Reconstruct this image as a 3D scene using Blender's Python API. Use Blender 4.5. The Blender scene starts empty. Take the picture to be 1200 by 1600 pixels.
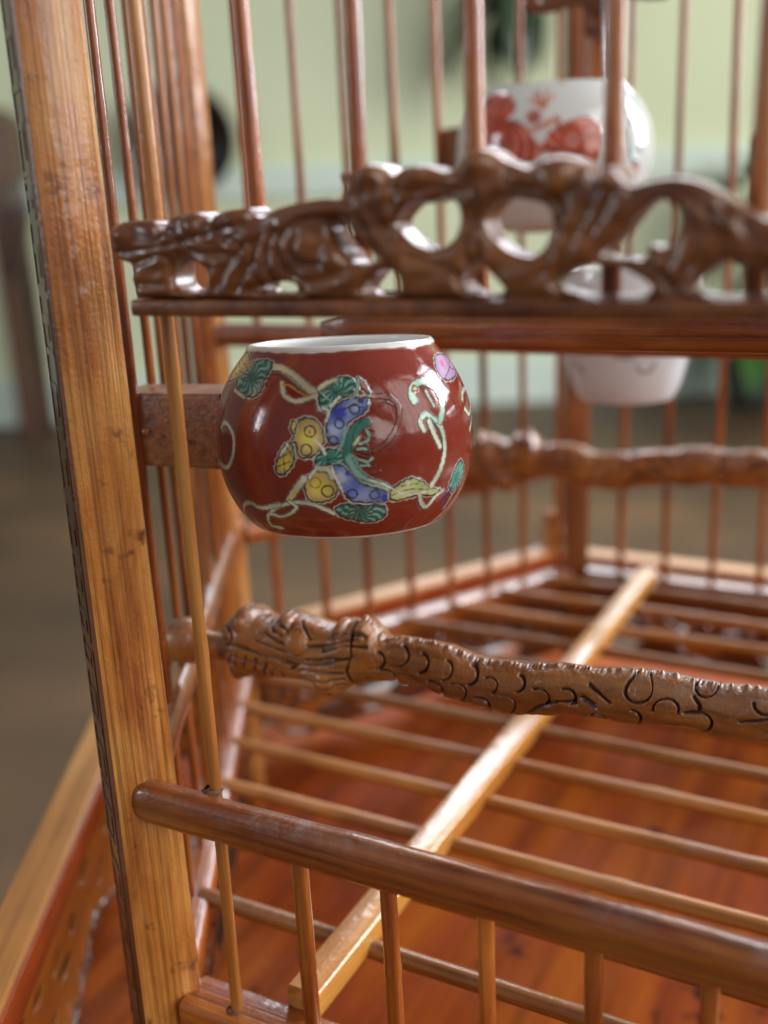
import bpy, bmesh, math, random
import numpy as np
from mathutils import Vector, Matrix, noise as mn

# ------------------------------------------------------------------ scene, camera, light
scene = bpy.context.scene
C = scene.collection
S = 0.14            # side of the hexagonal cage in metres
Z0 = 0.715          # height of the cage's wire floor above the room floor
def W(x, y, z): return Vector((x * S, y * S, z * S + Z0))

PITCH, YAW, ROLL = 0.287, 0.495, 0.046
cam_d = bpy.data.cameras.new("camera"); cam = bpy.data.objects.new("camera", cam_d); C.objects.link(cam)
fw = Vector((-math.sin(YAW) * math.cos(PITCH), math.cos(YAW) * math.cos(PITCH), -math.sin(PITCH)))
r0 = fw.cross(Vector((0, 0, 1))).normalized(); d0 = -(r0.cross(fw))
r1 = math.cos(ROLL) * r0 + math.sin(ROLL) * d0
d1 = -math.sin(ROLL) * r0 + math.cos(ROLL) * d0
m = Matrix((r1, -d1, -fw)).transposed().to_4x4(); m.translation = W(.810, -.852, .964)
cam.matrix_world = m
cam_d.sensor_fit = 'HORIZONTAL'; cam_d.sensor_width = 36; cam_d.lens = 36 * 1612 / 1200
cam_d.clip_start = 0.01; cam_d.clip_end = 60
cam_d.dof.use_dof = True; cam_d.dof.focus_distance = 1.185 * S; cam_d.dof.aperture_fstop = 13
scene.camera = cam

scene.view_settings.view_transform = 'Standard'; scene.view_settings.look = 'None'
scene.view_settings.exposure = 0; scene.view_settings.gamma = 1
world = bpy.data.worlds.new("World"); scene.world = world; world.use_nodes = True
bg = world.node_tree.nodes['Background']
bg.inputs[0].default_value = (.80, .86, .92, 1); bg.inputs[1].default_value = .24

def area(name, az, el, dist, sx, sy, power, col, target=(.4, .8, .4)):
    l = bpy.data.lights.new(name, 'AREA'); l.shape = 'RECTANGLE'; l.size = sx; l.size_y = sy
    l.energy = power; l.color = col
    o = bpy.data.objects.new(name, l); C.objects.link(o)
    a, e = math.radians(az), math.radians(el)
    d = Vector((math.cos(a) * math.cos(e), math.sin(a) * math.cos(e), math.sin(e)))
    o.location = W(*target) + d * dist
    o.rotation_euler = d.to_track_quat('Z', 'Y').to_euler()
    return o
area('window_light_right', 50, 22, 2.6, .75, 1.5, 78, (.82, .89, 1.0))
area('window_light_back', 103, 31, 3.1, 1.8, .8, 66, (.88, .91, 1.0))
area('window_light_front', -8, 26, 3.2, 3.6, 2.8, 112, (1.0, .96, .91))
area('window_light_left', 216, 14, 3.0, .5, .8, 14, (.92, .96, 1.0))
area('wall_fill_light', 0, 14, 4.3, 1.4, 1.8, 108, (1.0, .99, .93), (-8, 22, 2))  # added fill that brightens the back wall, no window known there

# ------------------------------------------------------------------ helpers
rnd = random.Random(7)
def tag(o, label=None, cat=None, group=None, kind=None):
    if label: o['label'] = label
    if cat: o['category'] = cat
    if group: o['group'] = group
    if kind: o['kind'] = kind
    return o
def thing(name, loc, label, cat, group=None):
    o = bpy.data.objects.new(name, None); C.objects.link(o); o.empty_display_size = .01
    o.matrix_world = Matrix.Translation(loc)
    return tag(o, label, cat, group)
def world_of(o):
    return (world_of(o.parent) @ o.matrix_parent_inverse @ o.matrix_basis) if o.parent else o.matrix_basis.copy()
def put(name, me, mat, parent=None, mw=None):
    o = bpy.data.objects.new(name, me); C.objects.link(o)
    if mat and not me.materials: me.materials.append(mat)
    if parent:
        o.parent = parent; o.matrix_parent_inverse = world_of(parent).inverted()
    if mw is not None: o.matrix_basis = mw
    return o
def mesh_from(name, v, f, smooth=True, sharp=None):
    me = bpy.data.meshes.new(name); me.from_pydata([tuple(p) for p in v], [], f); me.update()
    if smooth:
        me.polygons.foreach_set('use_smooth', [True] * len(me.polygons))
        if sharp: me.set_sharp_from_angle(angle=math.radians(sharp))
    return me
def frame(P, Q, up=(0, 0, 1)):
    z = (Q - P).normalized(); u = Vector(up)
    if abs(z.dot(u)) > .95: u = Vector((0, 1, 0))
    x = u.cross(z).normalized(); y = z.cross(x)
    mm = Matrix((x, y, z)).transposed().to_4x4(); mm.translation = P
    return mm
def sweep_mesh(name, L, sec, n=10, wob=0., bow=0., seed=0, taper=None, sharp=40, twist=0.):
    """closed section swept along local z, with a little hand-made unevenness"""
    v = []; f = []; k = len(sec); r = random.Random(seed)
    ph = [r.uniform(0, 6.28) for _ in range(4)]
    for i in range(n + 1):
        t = i / n
        bx = bow * math.sin(math.pi * t + ph[0] * .15) + wob * .6 * math.sin(5 * t + ph[1])
        by = bow * .5 * math.sin(2 * math.pi * t + ph[2])
        s = (taper(t) if taper else 1.)
        for j, (a, b) in enumerate(sec):
            q = 1 + wob * 60 * (mn.noise(Vector((a * 300 + seed, b * 300, t * L * 160))))
            v.append((a * s * q + bx, b * s * q + by, t * L))
    for i in range(n):
        for j in range(k):
            a = i * k + j; b = i * k + (j + 1) % k
            f.append((a, b, b + k, a + k))
    f.append(tuple(range(k))[::-1]); f.append(tuple(n * k + j for j in range(k)))
    return mesh_from(name, v, f, True, sharp)
def knots(seed, n=2):
    r = random.Random(seed); ks = [(r.uniform(.05, .95), r.uniform(.05, .16), r.uniform(.006, .012)) for _ in range(n)]; ph = r.uniform(0, 6); am = r.uniform(.02, .06)
    return lambda t: 1 + am * math.sin(t * 5 + ph) + sum(a * math.exp(-((t - c) / w) ** 2) for c, a, w in ks)
def circ(r, n=10, sx=1., sy=1.): return [(r * sx * math.cos(6.28318 * i / n), r * sy * math.sin(6.28318 * i / n)) for i in range(n)]
def rrect(w, h, r, n=3):
    out = []
    for cx, cy, a0 in ((w/2-r, h/2-r, 0), (-w/2+r, h/2-r, 90), (-w/2+r, -h/2+r, 180), (w/2-r, -h/2+r, 270)):
        for i in range(n + 1):
            a = math.radians(a0 + 90 * i / n); out.append((cx + r * math.cos(a), cy + r * math.sin(a)))
    return out
def bar(name, P, Q, sec, mat, parent, n=10, wob=0., bow=0., seed=0, sharp=40, taper=None, up=(0, 0, 1)):
    P = W(*P); Q = W(*Q)
    me = sweep_mesh(name, (Q - P).length, sec, n, wob, bow, seed, taper, sharp)
    return put(name, me, mat, parent, frame(P, Q, up))
def box_mesh(name, x, y, z, bev=0.):
    bm = bmesh.new(); bmesh.ops.create_cube(bm, size=1)
    bmesh.ops.scale(bm, vec=(x, y, z), verts=bm.verts)
    if bev: bmesh.ops.bevel(bm, geom=bm.edges[:], offset=bev, segments=2, affect='EDGES')
    me = bpy.data.meshes.new(name); bm.to_mesh(me); bm.free()
    return me
def lathe_mesh(name, prof, n=48):
    v = []; f = []
    for r, z in prof:
        for j in range(n):
            a = 6.2831853 * j / n; v.append((r * math.cos(a), r * math.sin(a), z))
    for i in range(len(prof) - 1):
        for j in range(n):
            a = i * n + j; b = i * n + (j + 1) % n
            f.append((a, b, b + n, a + n))
    return mesh_from(name, v, f)
def curve_plate(name, loops, thick, bev, res=2):
    """flat plate with holes from 2-D loops (local x,y), extruded in local z with rounded edges, as a mesh"""
    cu = bpy.data.curves.new(name, 'CURVE'); cu.dimensions = '2D'; cu.fill_mode = 'BOTH'
    cu.extrude = max(thick / 2 - bev, 1e-5); cu.bevel_depth = bev; cu.bevel_resolution = res; cu.offset = -bev
    for lp in loops:
        sp = cu.splines.new('POLY'); sp.points.add(len(lp) - 1); sp.use_cyclic_u = True
        for i, (a, b) in enumerate(lp): sp.points[i].co = (a, b, 0, 1)
    o = bpy.data.objects.new(name, cu); C.objects.link(o)
    dg = bpy.context.evaluated_depsgraph_get()
    me = bpy.data.meshes.new_from_object(o.evaluated_get(dg)); me.name = name
    bpy.data.objects.remove(o); bpy.data.curves.remove(cu)
    me.materials.clear()
    return me
def smooth_loop(pts, k=4):
    """closed Catmull-Rom through the points"""
    out = []; n = len(pts)
    for i in range(n):
        p0, p1, p2, p3 = (Vector(pts[(i + j - 1) % n]) for j in range(4))
        for s in range(k):
            t = s / k
            out.append(.5 * ((2*p1) + (-p0+p2)*t + (2*p0-5*p1+4*p2-p3)*t*t + (-p0+3*p1-3*p2+p3)*t**3))
    return [tuple(p) for p in out]
def smooth_line(pts, k=6):
    pts = [Vector(p) for p in pts]
    e = [2*pts[0]-pts[1]] + pts + [2*pts[-1]-pts[-2]]; out = []
    for i in range(1, len(e) - 2):
        p0, p1, p2, p3 = e[i-1:i+3]
        for s in range(k):
            t = s / k
            out.append(.5 * ((2*p1) + (-p0+p2)*t + (2*p0-5*p1+4*p2-p3)*t*t + (-p0+3*p1-3*p2+p3)*t**3))
    out.append(e[-2]); return out

# ------------------------------------------------------------------ materials
class NT:
    def __init__(s, name):
        s.m = bpy.data.materials.new(name); s.m.use_nodes = True; s.t = s.m.node_tree
        s.b = s.t.nodes['Principled BSDF']
    def n(s, typ, **kw):
        q = s.t.nodes.new(typ)
        for k, v in kw.items():
            if k in q.inputs: q.inputs[k].default_value = v
            else: setattr(q, k, v)
        return q
    def l(s, a, b): s.t.links.new(a, b)
    def ramp(s, fac, stops):
        q = s.n('ShaderNodeValToRGB'); cr = q.color_ramp
        while len(cr.elements) < len(stops): cr.elements.new(.5)
        for e, (p, c) in zip(cr.elements, stops): e.position = p; e.color = (*c, 1)
        s.l(fac, q.inputs[0]); return q.outputs[0]
    def mix(s, a, b, fac, mode='MIX'):
        q = s.n('ShaderNodeMix'); q.data_type = 'RGBA'; q.blend_type = mode
        for sock, val in ((q.inputs[0], fac), (q.inputs[6], a), (q.inputs[7], b)):
            if hasattr(val, 'links'): s.l(val, sock)
            elif isinstance(val, (int, float)): sock.default_value = val
            else: sock.default_value = (*val, 1)
        return q.outputs[2]
def wood(name, c_dark, c_mid, c_light, rough=.38, coat=.6, streak=(900, 900, 22), blotch=45, bump=.25, dust=0., line=.5, axis='Z', blot_c=None, coat_rough=.12, spots=0.):
    """varnished bamboo / wood: long fibres along one local axis, mottled stain, fine relief, optional dust settled on upward faces"""
    M = NT(name); n, l = M.n, M.l
    tc = n('ShaderNodeTexCoord'); oi = n('ShaderNodeObjectInfo')
    off = n('ShaderNodeVectorMath', operation='ADD'); mul = n('ShaderNodeMath', operation='MULTIPLY'); mul.inputs[1].default_value = 3.7
    l(oi.outputs['Random'], mul.inputs[0]); l(tc.outputs['Object'], off.inputs[0]); l(mul.outputs[0], off.inputs[1])
    sc = {'Z': streak, 'X': (streak[2], streak[0], streak[1]), 'Y': (streak[0], streak[2], streak[1])}[axis]
    mp = n('ShaderNodeMapping'); mp.inputs['Scale'].default_value = sc; l(off.outputs[0], mp.inputs[0])
    fib = n('ShaderNodeTexNoise', Scale=1.0, Detail=5.0, Roughness=.6); l(mp.outputs[0], fib.inputs[0])
    mp2 = n('ShaderNodeMapping'); mp2.inputs['Scale'].default_value = tuple(blotch * (.22 if ax == axis else 1.) for ax in 'XYZ'); l(off.outputs[0], mp2.inputs[0])
    bl = n('ShaderNodeTexNoise', Scale=1.0, Detail=4.0, Roughness=.65, Distortion=.4); l(mp2.outputs[0], bl.inputs[0])
    fine = n('ShaderNodeTexNoise', Scale=1400., Detail=3.0); l(tc.outputs['Object'], fine.inputs[0])
    col = M.ramp(bl.outputs[0], [(.30, c_dark), (.48, c_mid), (.70, c_light)])
    lines = M.ramp(fib.outputs[0], [(.36, (.30, .22, .16)), (.47, (.80, .76, .70)), (.62, (1.12, 1.12, 1.12))])
    col = M.mix(col, lines, line, 'MULTIPLY')
    if spots:
        sp = n('ShaderNodeTexNoise', Scale=spots, Detail=3.0, Roughness=.7); l(off.outputs[0], sp.inputs[0])
        sf = M.ramp(sp.outputs[0], [(.60, (0, 0, 0)), (.72, (1, 1, 1))])
        col = M.mix(col, tuple(c * .35 for c in c_dark), sf)
    hv = n('ShaderNodeHueSaturation'); mr = n('ShaderNodeMapRange'); mr.inputs[3].default_value = .74; mr.inputs[4].default_value = 1.32
    l(oi.outputs['Random'], mr.inputs[0]); l(mr.outputs[0], hv.inputs['Value']); l(col, hv.inputs['Color']); col = hv.outputs[0]
    rg = M.ramp(bl.outputs[0], [(.3, (rough * .75,) * 3), (.7, (min(1, rough * 1.35),) * 3)])
    if dust:
        g = n('ShaderNodeNewGeometry'); sx = n('ShaderNodeSeparateXYZ'); l(g.outputs['Normal'], sx.inputs[0])
        dn = n('ShaderNodeTexNoise', Scale=420., Detail=6.0, Roughness=.75); l(tc.outputs['Object'], dn.inputs[0])
        ma = n('ShaderNodeMath', operation='MULTIPLY'); l(sx.outputs[2], ma.inputs[0])
        dr = M.ramp(dn.outputs[0], [(.38, (0, 0, 0)), (.66, (1, 1, 1))]); 
        dp = n('ShaderNodeTexNoise', Scale=38., Detail=2.0); l(off.outputs[0], dp.inputs[0]); dq = n('ShaderNodeMath', operation='MULTIPLY'); l(dr, dq.inputs[0]); l(M.ramp(dp.outputs[0], [(.45, (0, 0, 0)), (.66, (1, 1, 1))]), dq.inputs[1]); l(dq.outputs[0], ma.inputs[1])
        mb = n('ShaderNodeMath', operation='MULTIPLY', use_clamp=True); l(ma.outputs[0], mb.inputs[0]); mb.inputs[1].default_value = dust
        col = M.mix(col, (.42, .39, .37), mb.outputs[0])
    l(col, M.b.inputs['Base Color']); l(rg, M.b.inputs['Roughness'])
    bp = n('ShaderNodeBump', Strength=bump, Distance=.0006); l(fib.outputs[0], bp.inputs['Height'])
    bp2 = n('ShaderNodeBump', Strength=bump * .5, Distance=.0003); l(fine.outputs[0], bp2.inputs['Height']); l(bp.outputs[0], bp2.inputs['Normal'])
    l(bp2.outputs[0], M.b.inputs['Normal'])
    cb = n('ShaderNodeBump', Strength=.35, Distance=.0006); cn = n('ShaderNodeTexNoise', Scale=260., Detail=3.0); l(off.outputs[0], cn.inputs[0]); l(cn.outputs[0], cb.inputs['Height'])
    l(cb.outputs[0], M.b.inputs['Coat Normal'])
    M.b.inputs['Coat Weight'].default_value = coat; M.b.inputs['Coat Roughness'].default_value = coat_rough; M.b.inputs['Coat IOR'].default_value = 1.55
    M.b.inputs['IOR'].default_value = 1.5
    return M.m
def plain(name, col, rough=.6, var=.12, scale=6., coat=0., bump=0.):
    M = NT(name); tc = M.n('ShaderNodeTexCoord'); no = M.n('ShaderNodeTexNoise', Scale=scale, Detail=4.0); M.l(tc.outputs['Object'], no.inputs[0])
    a = tuple(c * (1 - var) for c in col); b = tuple(min(1, c * (1 + var)) for c in col)
    M.l(M.ramp(no.outputs[0], [(.3, a), (.7, b)]), M.b.inputs['Base Color']); M.b.inputs['Roughness'].default_value = rough
    M.b.inputs['Coat Weight'].default_value = coat; M.b.inputs['Coat Roughness'].default_value = .05
    if bump:
        bp = M.n('ShaderNodeBump', Strength=bump, Distance=.001); M.l(no.outputs[0], bp.inputs['Height']); M.l(bp.outputs[0], M.b.inputs['Normal'])
    return M.m

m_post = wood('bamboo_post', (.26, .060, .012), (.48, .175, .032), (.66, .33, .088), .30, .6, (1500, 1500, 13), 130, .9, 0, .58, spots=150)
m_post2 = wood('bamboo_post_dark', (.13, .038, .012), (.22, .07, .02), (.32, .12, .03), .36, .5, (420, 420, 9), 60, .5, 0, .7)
m_band = wood('carved_band_wood', (.10, .030, .012), (.15, .048, .018), (.21, .075, .026), .36, .5, (500, 500, 20), 160, .5, 0, .5)
m_rod = wood('bamboo_rod', (.16, .030, .006), (.34, .085, .013), (.52, .18, .028), .26, .5, (900, 900, 14), 90, .3, 0, .5)
m_rodp = wood('bamboo_rod_pale', (.28, .080, .013), (.42, .15, .028), (.56, .26, .060), .30, .5, (900, 900, 14), 60, .3, 0, .4)
m_rail = wood('bamboo_rail', (.15, .026, .005), (.30, .075, .010), (.45, .16, .022), .28, .55, (700, 700, 9), 90, .6, 1.1, .85)
m_bar = wood('bamboo_floor_bar', (.20, .06, .010), (.38, .135, .020), (.52, .22, .04), .36, .4, (900, 900, 14), 90, .4, .35, .6)
m_slat = wood('bamboo_slat', (.42, .15, .022), (.60, .25, .042), (.72, .37, .08), .3, .8, (600, 600, 8), 60, .5, .25, .5)
m_carve = wood('carved_dark_wood', (.13, .032, .008), (.235, .070, .017), (.35, .125, .032), .36, .5, (300, 300, 12), 60, .3, 0, .55, 'X')
m_fret = wood('fretwork_wood', (.09, .03, .013), (.17, .055, .02), (.30, .10, .025), .3, .7, (300, 300, 30), 110, .4, .25, .5, 'X')
m_base = wood('varnished_base_board', (.42, .15, .025), (.56, .235, .045), (.66, .33, .08), .4, .45, (260, 260, 7), 30, .35, .1, .45)
m_apron = wood('varnished_base_apron', (.40, .085, .010), (.56, .18, .022), (.66, .28, .045), .34, .6, (260, 260, 14), 30, .4, 0, .4, 'X')
m_dirt = plain('dried_glue_and_dirt', (.10, .055, .035), .8, .4, 900, 0, .6)
m_slot_shade = plain('painted_slot_shade', (.03, .014, .012), .5, .3, 300)  # near-black colour stands in for shade inside the apron slots
m_strip = wood('red_varnished_strip', (.20, .025, .005), (.32, .05, .008), (.42, .08, .012), .3, .6, (260, 260, 7), 40, .3, 0, .4)
m_dark = wood('dark_stained_wood', (.05, .022, .012), (.085, .035, .018), (.13, .055, .026), .4, .4, (120, 120, 6), 12, .2, 0, .5)
m_floor = wood('varnished_tray_wood', (.15, .018, .002), (.33, .058, .004), (.48, .135, .010), .58, .0, (160, 160, 9), 26, .3, .12, .5, 'Y', spots=60, coat_rough=.35)
m_floor.node_tree.nodes['Principled BSDF'].inputs['Specular IOR Level'].default_value = .12
m_block = wood('bamboo_block', (.15, .045, .013), (.24, .078, .020), (.32, .12, .03), .42, .4, (500, 500, 60), 120, .6, .4, .6, 'X', spots=800)

# ------------------------------------------------------------------ the room behind
fh = Vector((-math.sin(YAW), math.cos(YAW), 0)); rh = Vector((math.cos(YAW), math.sin(YAW), 0))
camp = cam.matrix_world.translation
DW = 4.5
def room(lat, dist, z): return Vector((camp.x, camp.y, 0)) + fh * dist + rh * (lat * dist) + Vector((0, 0, z))
RZ = Matrix.Rotation(YAW, 4, 'Z')
def at(v, rot=RZ): return Matrix.Translation(v) @ rot
m_wall = plain('sage_wall_paint', (.75, .81, .56), .85, .04, 1.2)
m_white = plain('white_trim_paint', (.72, .84, .74), .5, .03, 2.)
me = box_mesh('wall', 14, .12, 2.9); tag(put('wall', me, m_wall, None, at(room(0, DW + .06, 1.45))), kind='structure')
me = box_mesh('baseboard', 14, .025, .205, .004); tag(put('baseboard', me, m_white, None, at(room(0, DW - .0125, .1025))), kind='structure')
me = box_mesh('chair_rail', 14, .05, .13, .012); tag(put('chair_rail', me, m_white, None, at(room(0, DW - .025, .968))), kind='structure')
M = NT('room_floor_wood'); tc = M.n('ShaderNodeTexCoord'); mp = M.n('ShaderNodeMapping'); mp.inputs['Scale'].default_value = (1.6, 1.9, 1)
M.l(tc.outputs['Object'], mp.inputs[0]); no = M.n('ShaderNodeTexNoise', Scale=.9, Detail=3.0); M.l(mp.outputs[0], no.inputs[0])
M.l(M.ramp(no.outputs[0], [(.3, (.055, .031, .015)), (.5, (.088, .048, .022)), (.7, (.16, .083, .035))]), M.b.inputs['Base Color']); M.b.inputs['Roughness'].default_value = .55
me = box_mesh('floor', 14, 14, .1); tag(put('floor', me, M.m, None, at(room(0, DW - 5, -.05))), kind='structure')

# ------------------------------------------------------------------ the birdcage
H = .8660254
A, B, Cc, D, E_, F = (0, 0), (-.5, H), (0, 2*H), (1, 2*H), (1.5, H), (1, 0)
corners = [A, B, Cc, D, E_, F]; ctr = Vector((.5, H))
TOP = 1.74; L1 = .292; L2 = .735
cage = thing('birdcage', W(.5, H, -.2), 'large hexagonal varnished bamboo birdcage with thin rods and a carved panel over its opening', 'birdcage')
def lerp2(P, Q, t): return (P[0] + (Q[0] - P[0]) * t, P[1] + (Q[1] - P[1]) * t)
# posts: square, set with one face outward, key-fret carving on the outward face
pw = .062
for i, P in enumerate(corners):
    rad = (Vector(P) - ctr).normalized()
    p = W(P[0], P[1], -.36)
    z = Vector((0, 0, 1)); x = Vector((rad.x, rad.y, 0))
    tp = None
    if i == 0: x = Matrix.Rotation(math.radians(-6), 3, 'Z') @ x
    if i == 0:      # the near post stands a little off its corner and tapers upwards
        p = p - Vector((.88, .475, 0)) * .009 * S; tp = lambda t: (.083 - .0111 * t * (TOP + .42)) / pw
    y = z.cross(x).normalized(); x = y.cross(z)
    mm = Matrix((x, y, z)).transposed().to_4x4(); mm.translation = p
    L = (TOP + .42) * S
    me = sweep_mesh('post', L, rrect(pw * S * (.80 if i == 1 else 1), pw * S * (.80 if i == 1 else 1), .0008, 2), 60, .00006, .0, i + 3, tp, 35)
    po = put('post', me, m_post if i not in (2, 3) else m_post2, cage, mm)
    # raised fret blocks on the outward face, with sunk gaps between them
    bm = bmesh.new(); zz = .004
    g = bmesh.ops.create_cube(bm, size=1); bmesh.ops.scale(bm, vec=(.0006, pw * S * .93, L - .002), verts=g['verts']); bmesh.ops.translate(bm, vec=(pw * S / 2, 0, L / 2), verts=g['verts'])
    r = random.Random(i)
    while zz < L - .01:
        hh = r.uniform(.004, .012)
        for (cy, wy, cz, wz) in ((0, .0085, zz, .0009), (-.0038, .0009, zz + hh / 2, hh), (.0038, .0009, zz + hh / 2, hh), (0, .0055, zz + hh * .62, .0012), (.0012, .0009, zz + hh * .4, hh * .4)):
            g = bmesh.ops.create_cube(bm, size=1)
            bmesh.ops.scale(bm, vec=(.0006, wy * .82 * r.uniform(.85, 1.1), wz * r.uniform(.8, 1.3)), verts=g['verts'])
            bmesh.ops.translate(bm, vec=(pw * S / 2 + .00012, cy * .82, cz), verts=g['verts'])
        zz += hh + r.uniform(.0006, .0016)
    if tp:
        for v_ in bm.verts: k_ = tp(v_.co.z / L); v_.co.x *= k_; v_.co.y *= k_
    me = bpy.data.meshes.new('fret_carving'); bm.to_mesh(me); bm.free()
    put('fret_carving', me, m_band, po, mm)

def half_round(w, h, n=7):
    """rail section: flat on the inside, rounded outside, slightly flat top; local x = across, local y = up"""
    return [(w * .5 * (1 if abs(math.cos(a)) > 0 else 1) * (abs(math.cos(a)) ** .7) * (1 if math.cos(a) > 0 else -1), h * .5 * (abs(math.sin(a)) ** .8) * (1 if math.sin(a) > 0 else -1)) for a in [6.28318 * i / 20 + .01 for i in range(20)]]
def inset(P, Q, e):
    d = (Vector(Q) - Vector(P)).normalized() * e
    return (P[0] + d.x, P[1] + d.y), (Q[0] - d.x, Q[1] - d.y)
faces = [(F, A), (A, B), (B, Cc), (Cc, D), (D, E_), (E_, F)]
rod_me = [sweep_mesh('rod', (TOP + .05) * S, circ(.0088 * S, 10), 90, .00005, .0004, k, knots(k, 3)) for k in range(6)]
rod_start = {1: (.177, .1205), 2: (.107, .1185), 3: (.125, .1185), 4: (.115, .1145), 5: (.115, .1145)}
for fi, (P, Q) in enumerate(faces):
    a, b = inset(P, Q, .036)
    # rail above the floor, rail at the floor, middle and top rail
    if fi == 0: sec = half_round(.038 * S, .053 * S)
    else: sec = half_round(.040 * S, .046 * S)
    p1, q1 = a, b
    if fi == 0:
        bar('rail', (1.0, -.020, L1), (.010, -.028, L1), sec, m_rail, cage, 60, .00009, .0003, 20, 50, taper=lambda t: 1 - .16 * max(0, (t - .988) / .012) ** 2 + .03 * math.sin(t * 21) + .015 * math.sin(t * 57) - .03 * t)
    else: bar('rail', (*p1, L1), (*q1, L1), sec, m_rail, cage, 30, .00005, .0002, 20 + fi, 50)
    bar('rail', (*p1, -.022), (*q1, -.022), rrect(.062 * S, .046 * S, .0012), m_rail, cage, 30, .00004, 0, 30 + fi, 50)
    bar('rail', (*p1, TOP - .02), (*q1, TOP - .02), half_round(.055 * S, .06 * S), m_rail, cage, 20, 0, 0, 50 + fi, 50)
    # rods
    if fi:
        st, sp = rod_start[fi]; k = 0
        while st + sp * k < .955:
            x, y = lerp2(P, Q, st + sp * k)
            mm = Matrix.Translation(W(x, y, -.045)) @ Matrix.Rotation(rnd.uniform(0, 6.28), 4, 'Z')
            if fi == 1: mm = mm @ Matrix.Diagonal((.76, .76, 1, 1))
            put('rod', rod_me[(k + fi) % 6], m_rod, cage, mm); k += 1
xs = [.1085, .225, .339, .4525, .5695, .681, .795, .905]
tan_me = sweep_mesh('rod', (TOP + .05) * S, circ(.0080 * S, 10), 90, .00006, .0005, 12, knots(12, 3))
put('rod', tan_me, m_rodp, cage, Matrix.Translation(W(xs[0], -.008, -.045)) @ Matrix.Rotation(1.0, 4, 'Z'))
for zc_ in (.0, L1 + .024): put('glue_collar', lathe_mesh('glue_collar', [(.0012, -.0002), (.0019, -.0001), (.0015, .0002), (.0012, .0005)], 9), m_dirt, cage, Matrix.Translation(W(xs[0], -.010, zc_)))
low_me = [sweep_mesh('rod', (L1 + .045) * S, circ(.0094 * S, 10, 1, 1.15), 30, .00006, .0002, 70 + k, knots(k + 9, 1)) for k in range(3)]
up_me = [sweep_mesh('rod', (TOP - .88) * S, circ(.0086 * S, 10), 60, .00006, .0004, 80 + k, knots(k + 30, 3)) for k in range(4)]
for k, x in enumerate(xs[1:]):
    put('rod', low_me[k % 3], m_rod, cage, Matrix.Translation(W(x, -.010, -.045)) @ Matrix.Rotation(rnd.uniform(-.3, .3), 4, 'Z'))
    col_ = lathe_mesh('glue_collar', [(.0012, -.0002), (.0019, -.0001), (.0015, .00018), (.0012, .0005)], 12)
    for v_ in col_.vertices: v_.co *= 1 + .22 * mn.noise(v_.co * 900 + Vector((k, 0, 0)))
    put('glue_collar', col_, m_dirt, cage, Matrix.Translation(W(x, -.010, .0)))
    if k == 0: put('rod', up_me[k % 4], m_rod, cage, Matrix.Translation(W(x + .003, 0, .88)) @ Matrix.Rotation(rnd.uniform(0, 6), 4, 'Z'))
for k, x in enumerate(xs[2:]):
    put('rod', up_me[(k + 1) % 4], m_rod, cage, Matrix.Translation(W(x + .003, 0, .88)) @ Matrix.Rotation(rnd.uniform(0, 6), 4, 'Z'))
# inner bar behind the red cup, let into the right-hand side of the cage, with a free tapered end
bar('inner_bar', (.022, .45, .7975), (1.22, .45, .807), rrect(.042 * S, .050 * S, .0016), m_rail, cage, 60, .00005, 0, 90, 50, taper=lambda t: min(1, .50 + t * 14))
bar('crossbar', (-.48, H, .730), (1.48, H, .730), half_round(.045 * S, .046 * S), m_rail, cage, 30, .00004, 0, 41, 50)
# floor bars
for k in range(12):
    y = .164 + .132 * k
    e = (y if y < H else 2 * H - y) / 1.7320508
    bar('floor_bar', (-e + .02, y, -.004 + rnd.uniform(-.002, .002)), (1 + e - .02, y + rnd.uniform(-.003, .003), -.004), circ(.0125 * S, 10), m_bar, cage, 60, .00007, .0004, 100 + k, 40, knots(k + 50, 2))
# the two cross slats that carry the bars
for x in (.200, .80):
    bar('cross_slat', (x - .012 if x < .5 else x, .028, .012), (x + .006, 2 * H - .02, .010), rrect(.046 * S, .040 * S, .0008), m_slat, cage, 40, .00004, 0, 120, 40)

# ------------------------------------------------------------------ fretwork under the floor rails
def fret_loops(L, h, seed):
    r = random.Random(seed); n = 9; out = []
    top = [(0, 0)]; 
    edge = [(L, 0)] + [(L - L * i / 44, -h * (.80 + .16 * math.cos(6.28 * 4.5 * i / 44) + .05 * math.sin(6.28 * 13 * i / 44))) for i in range(45)] + [(0, 0)]
    out.append(edge)
    for i in range(n):
        cx = L * (i + .5) / n
        for cy, s, w in ((-h * .36, .16, 1.), (-h * .36, .16, -1.)):
            a = r.uniform(.3, 1.1) * w
            pts = []
            for j in range(12):
                t = 6.28318 * j / 12; rr = h * s * (1 + .35 * math.cos(2 * t))
                x, y = rr * 1.2 * math.cos(t), rr * .62 * math.sin(t)
                pts.append((cx + w * L / n * .24 + x * math.cos(a) - y * math.sin(a), cy + x * math.sin(a) + y * math.cos(a)))
            out.append(pts)
    return out
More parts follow.
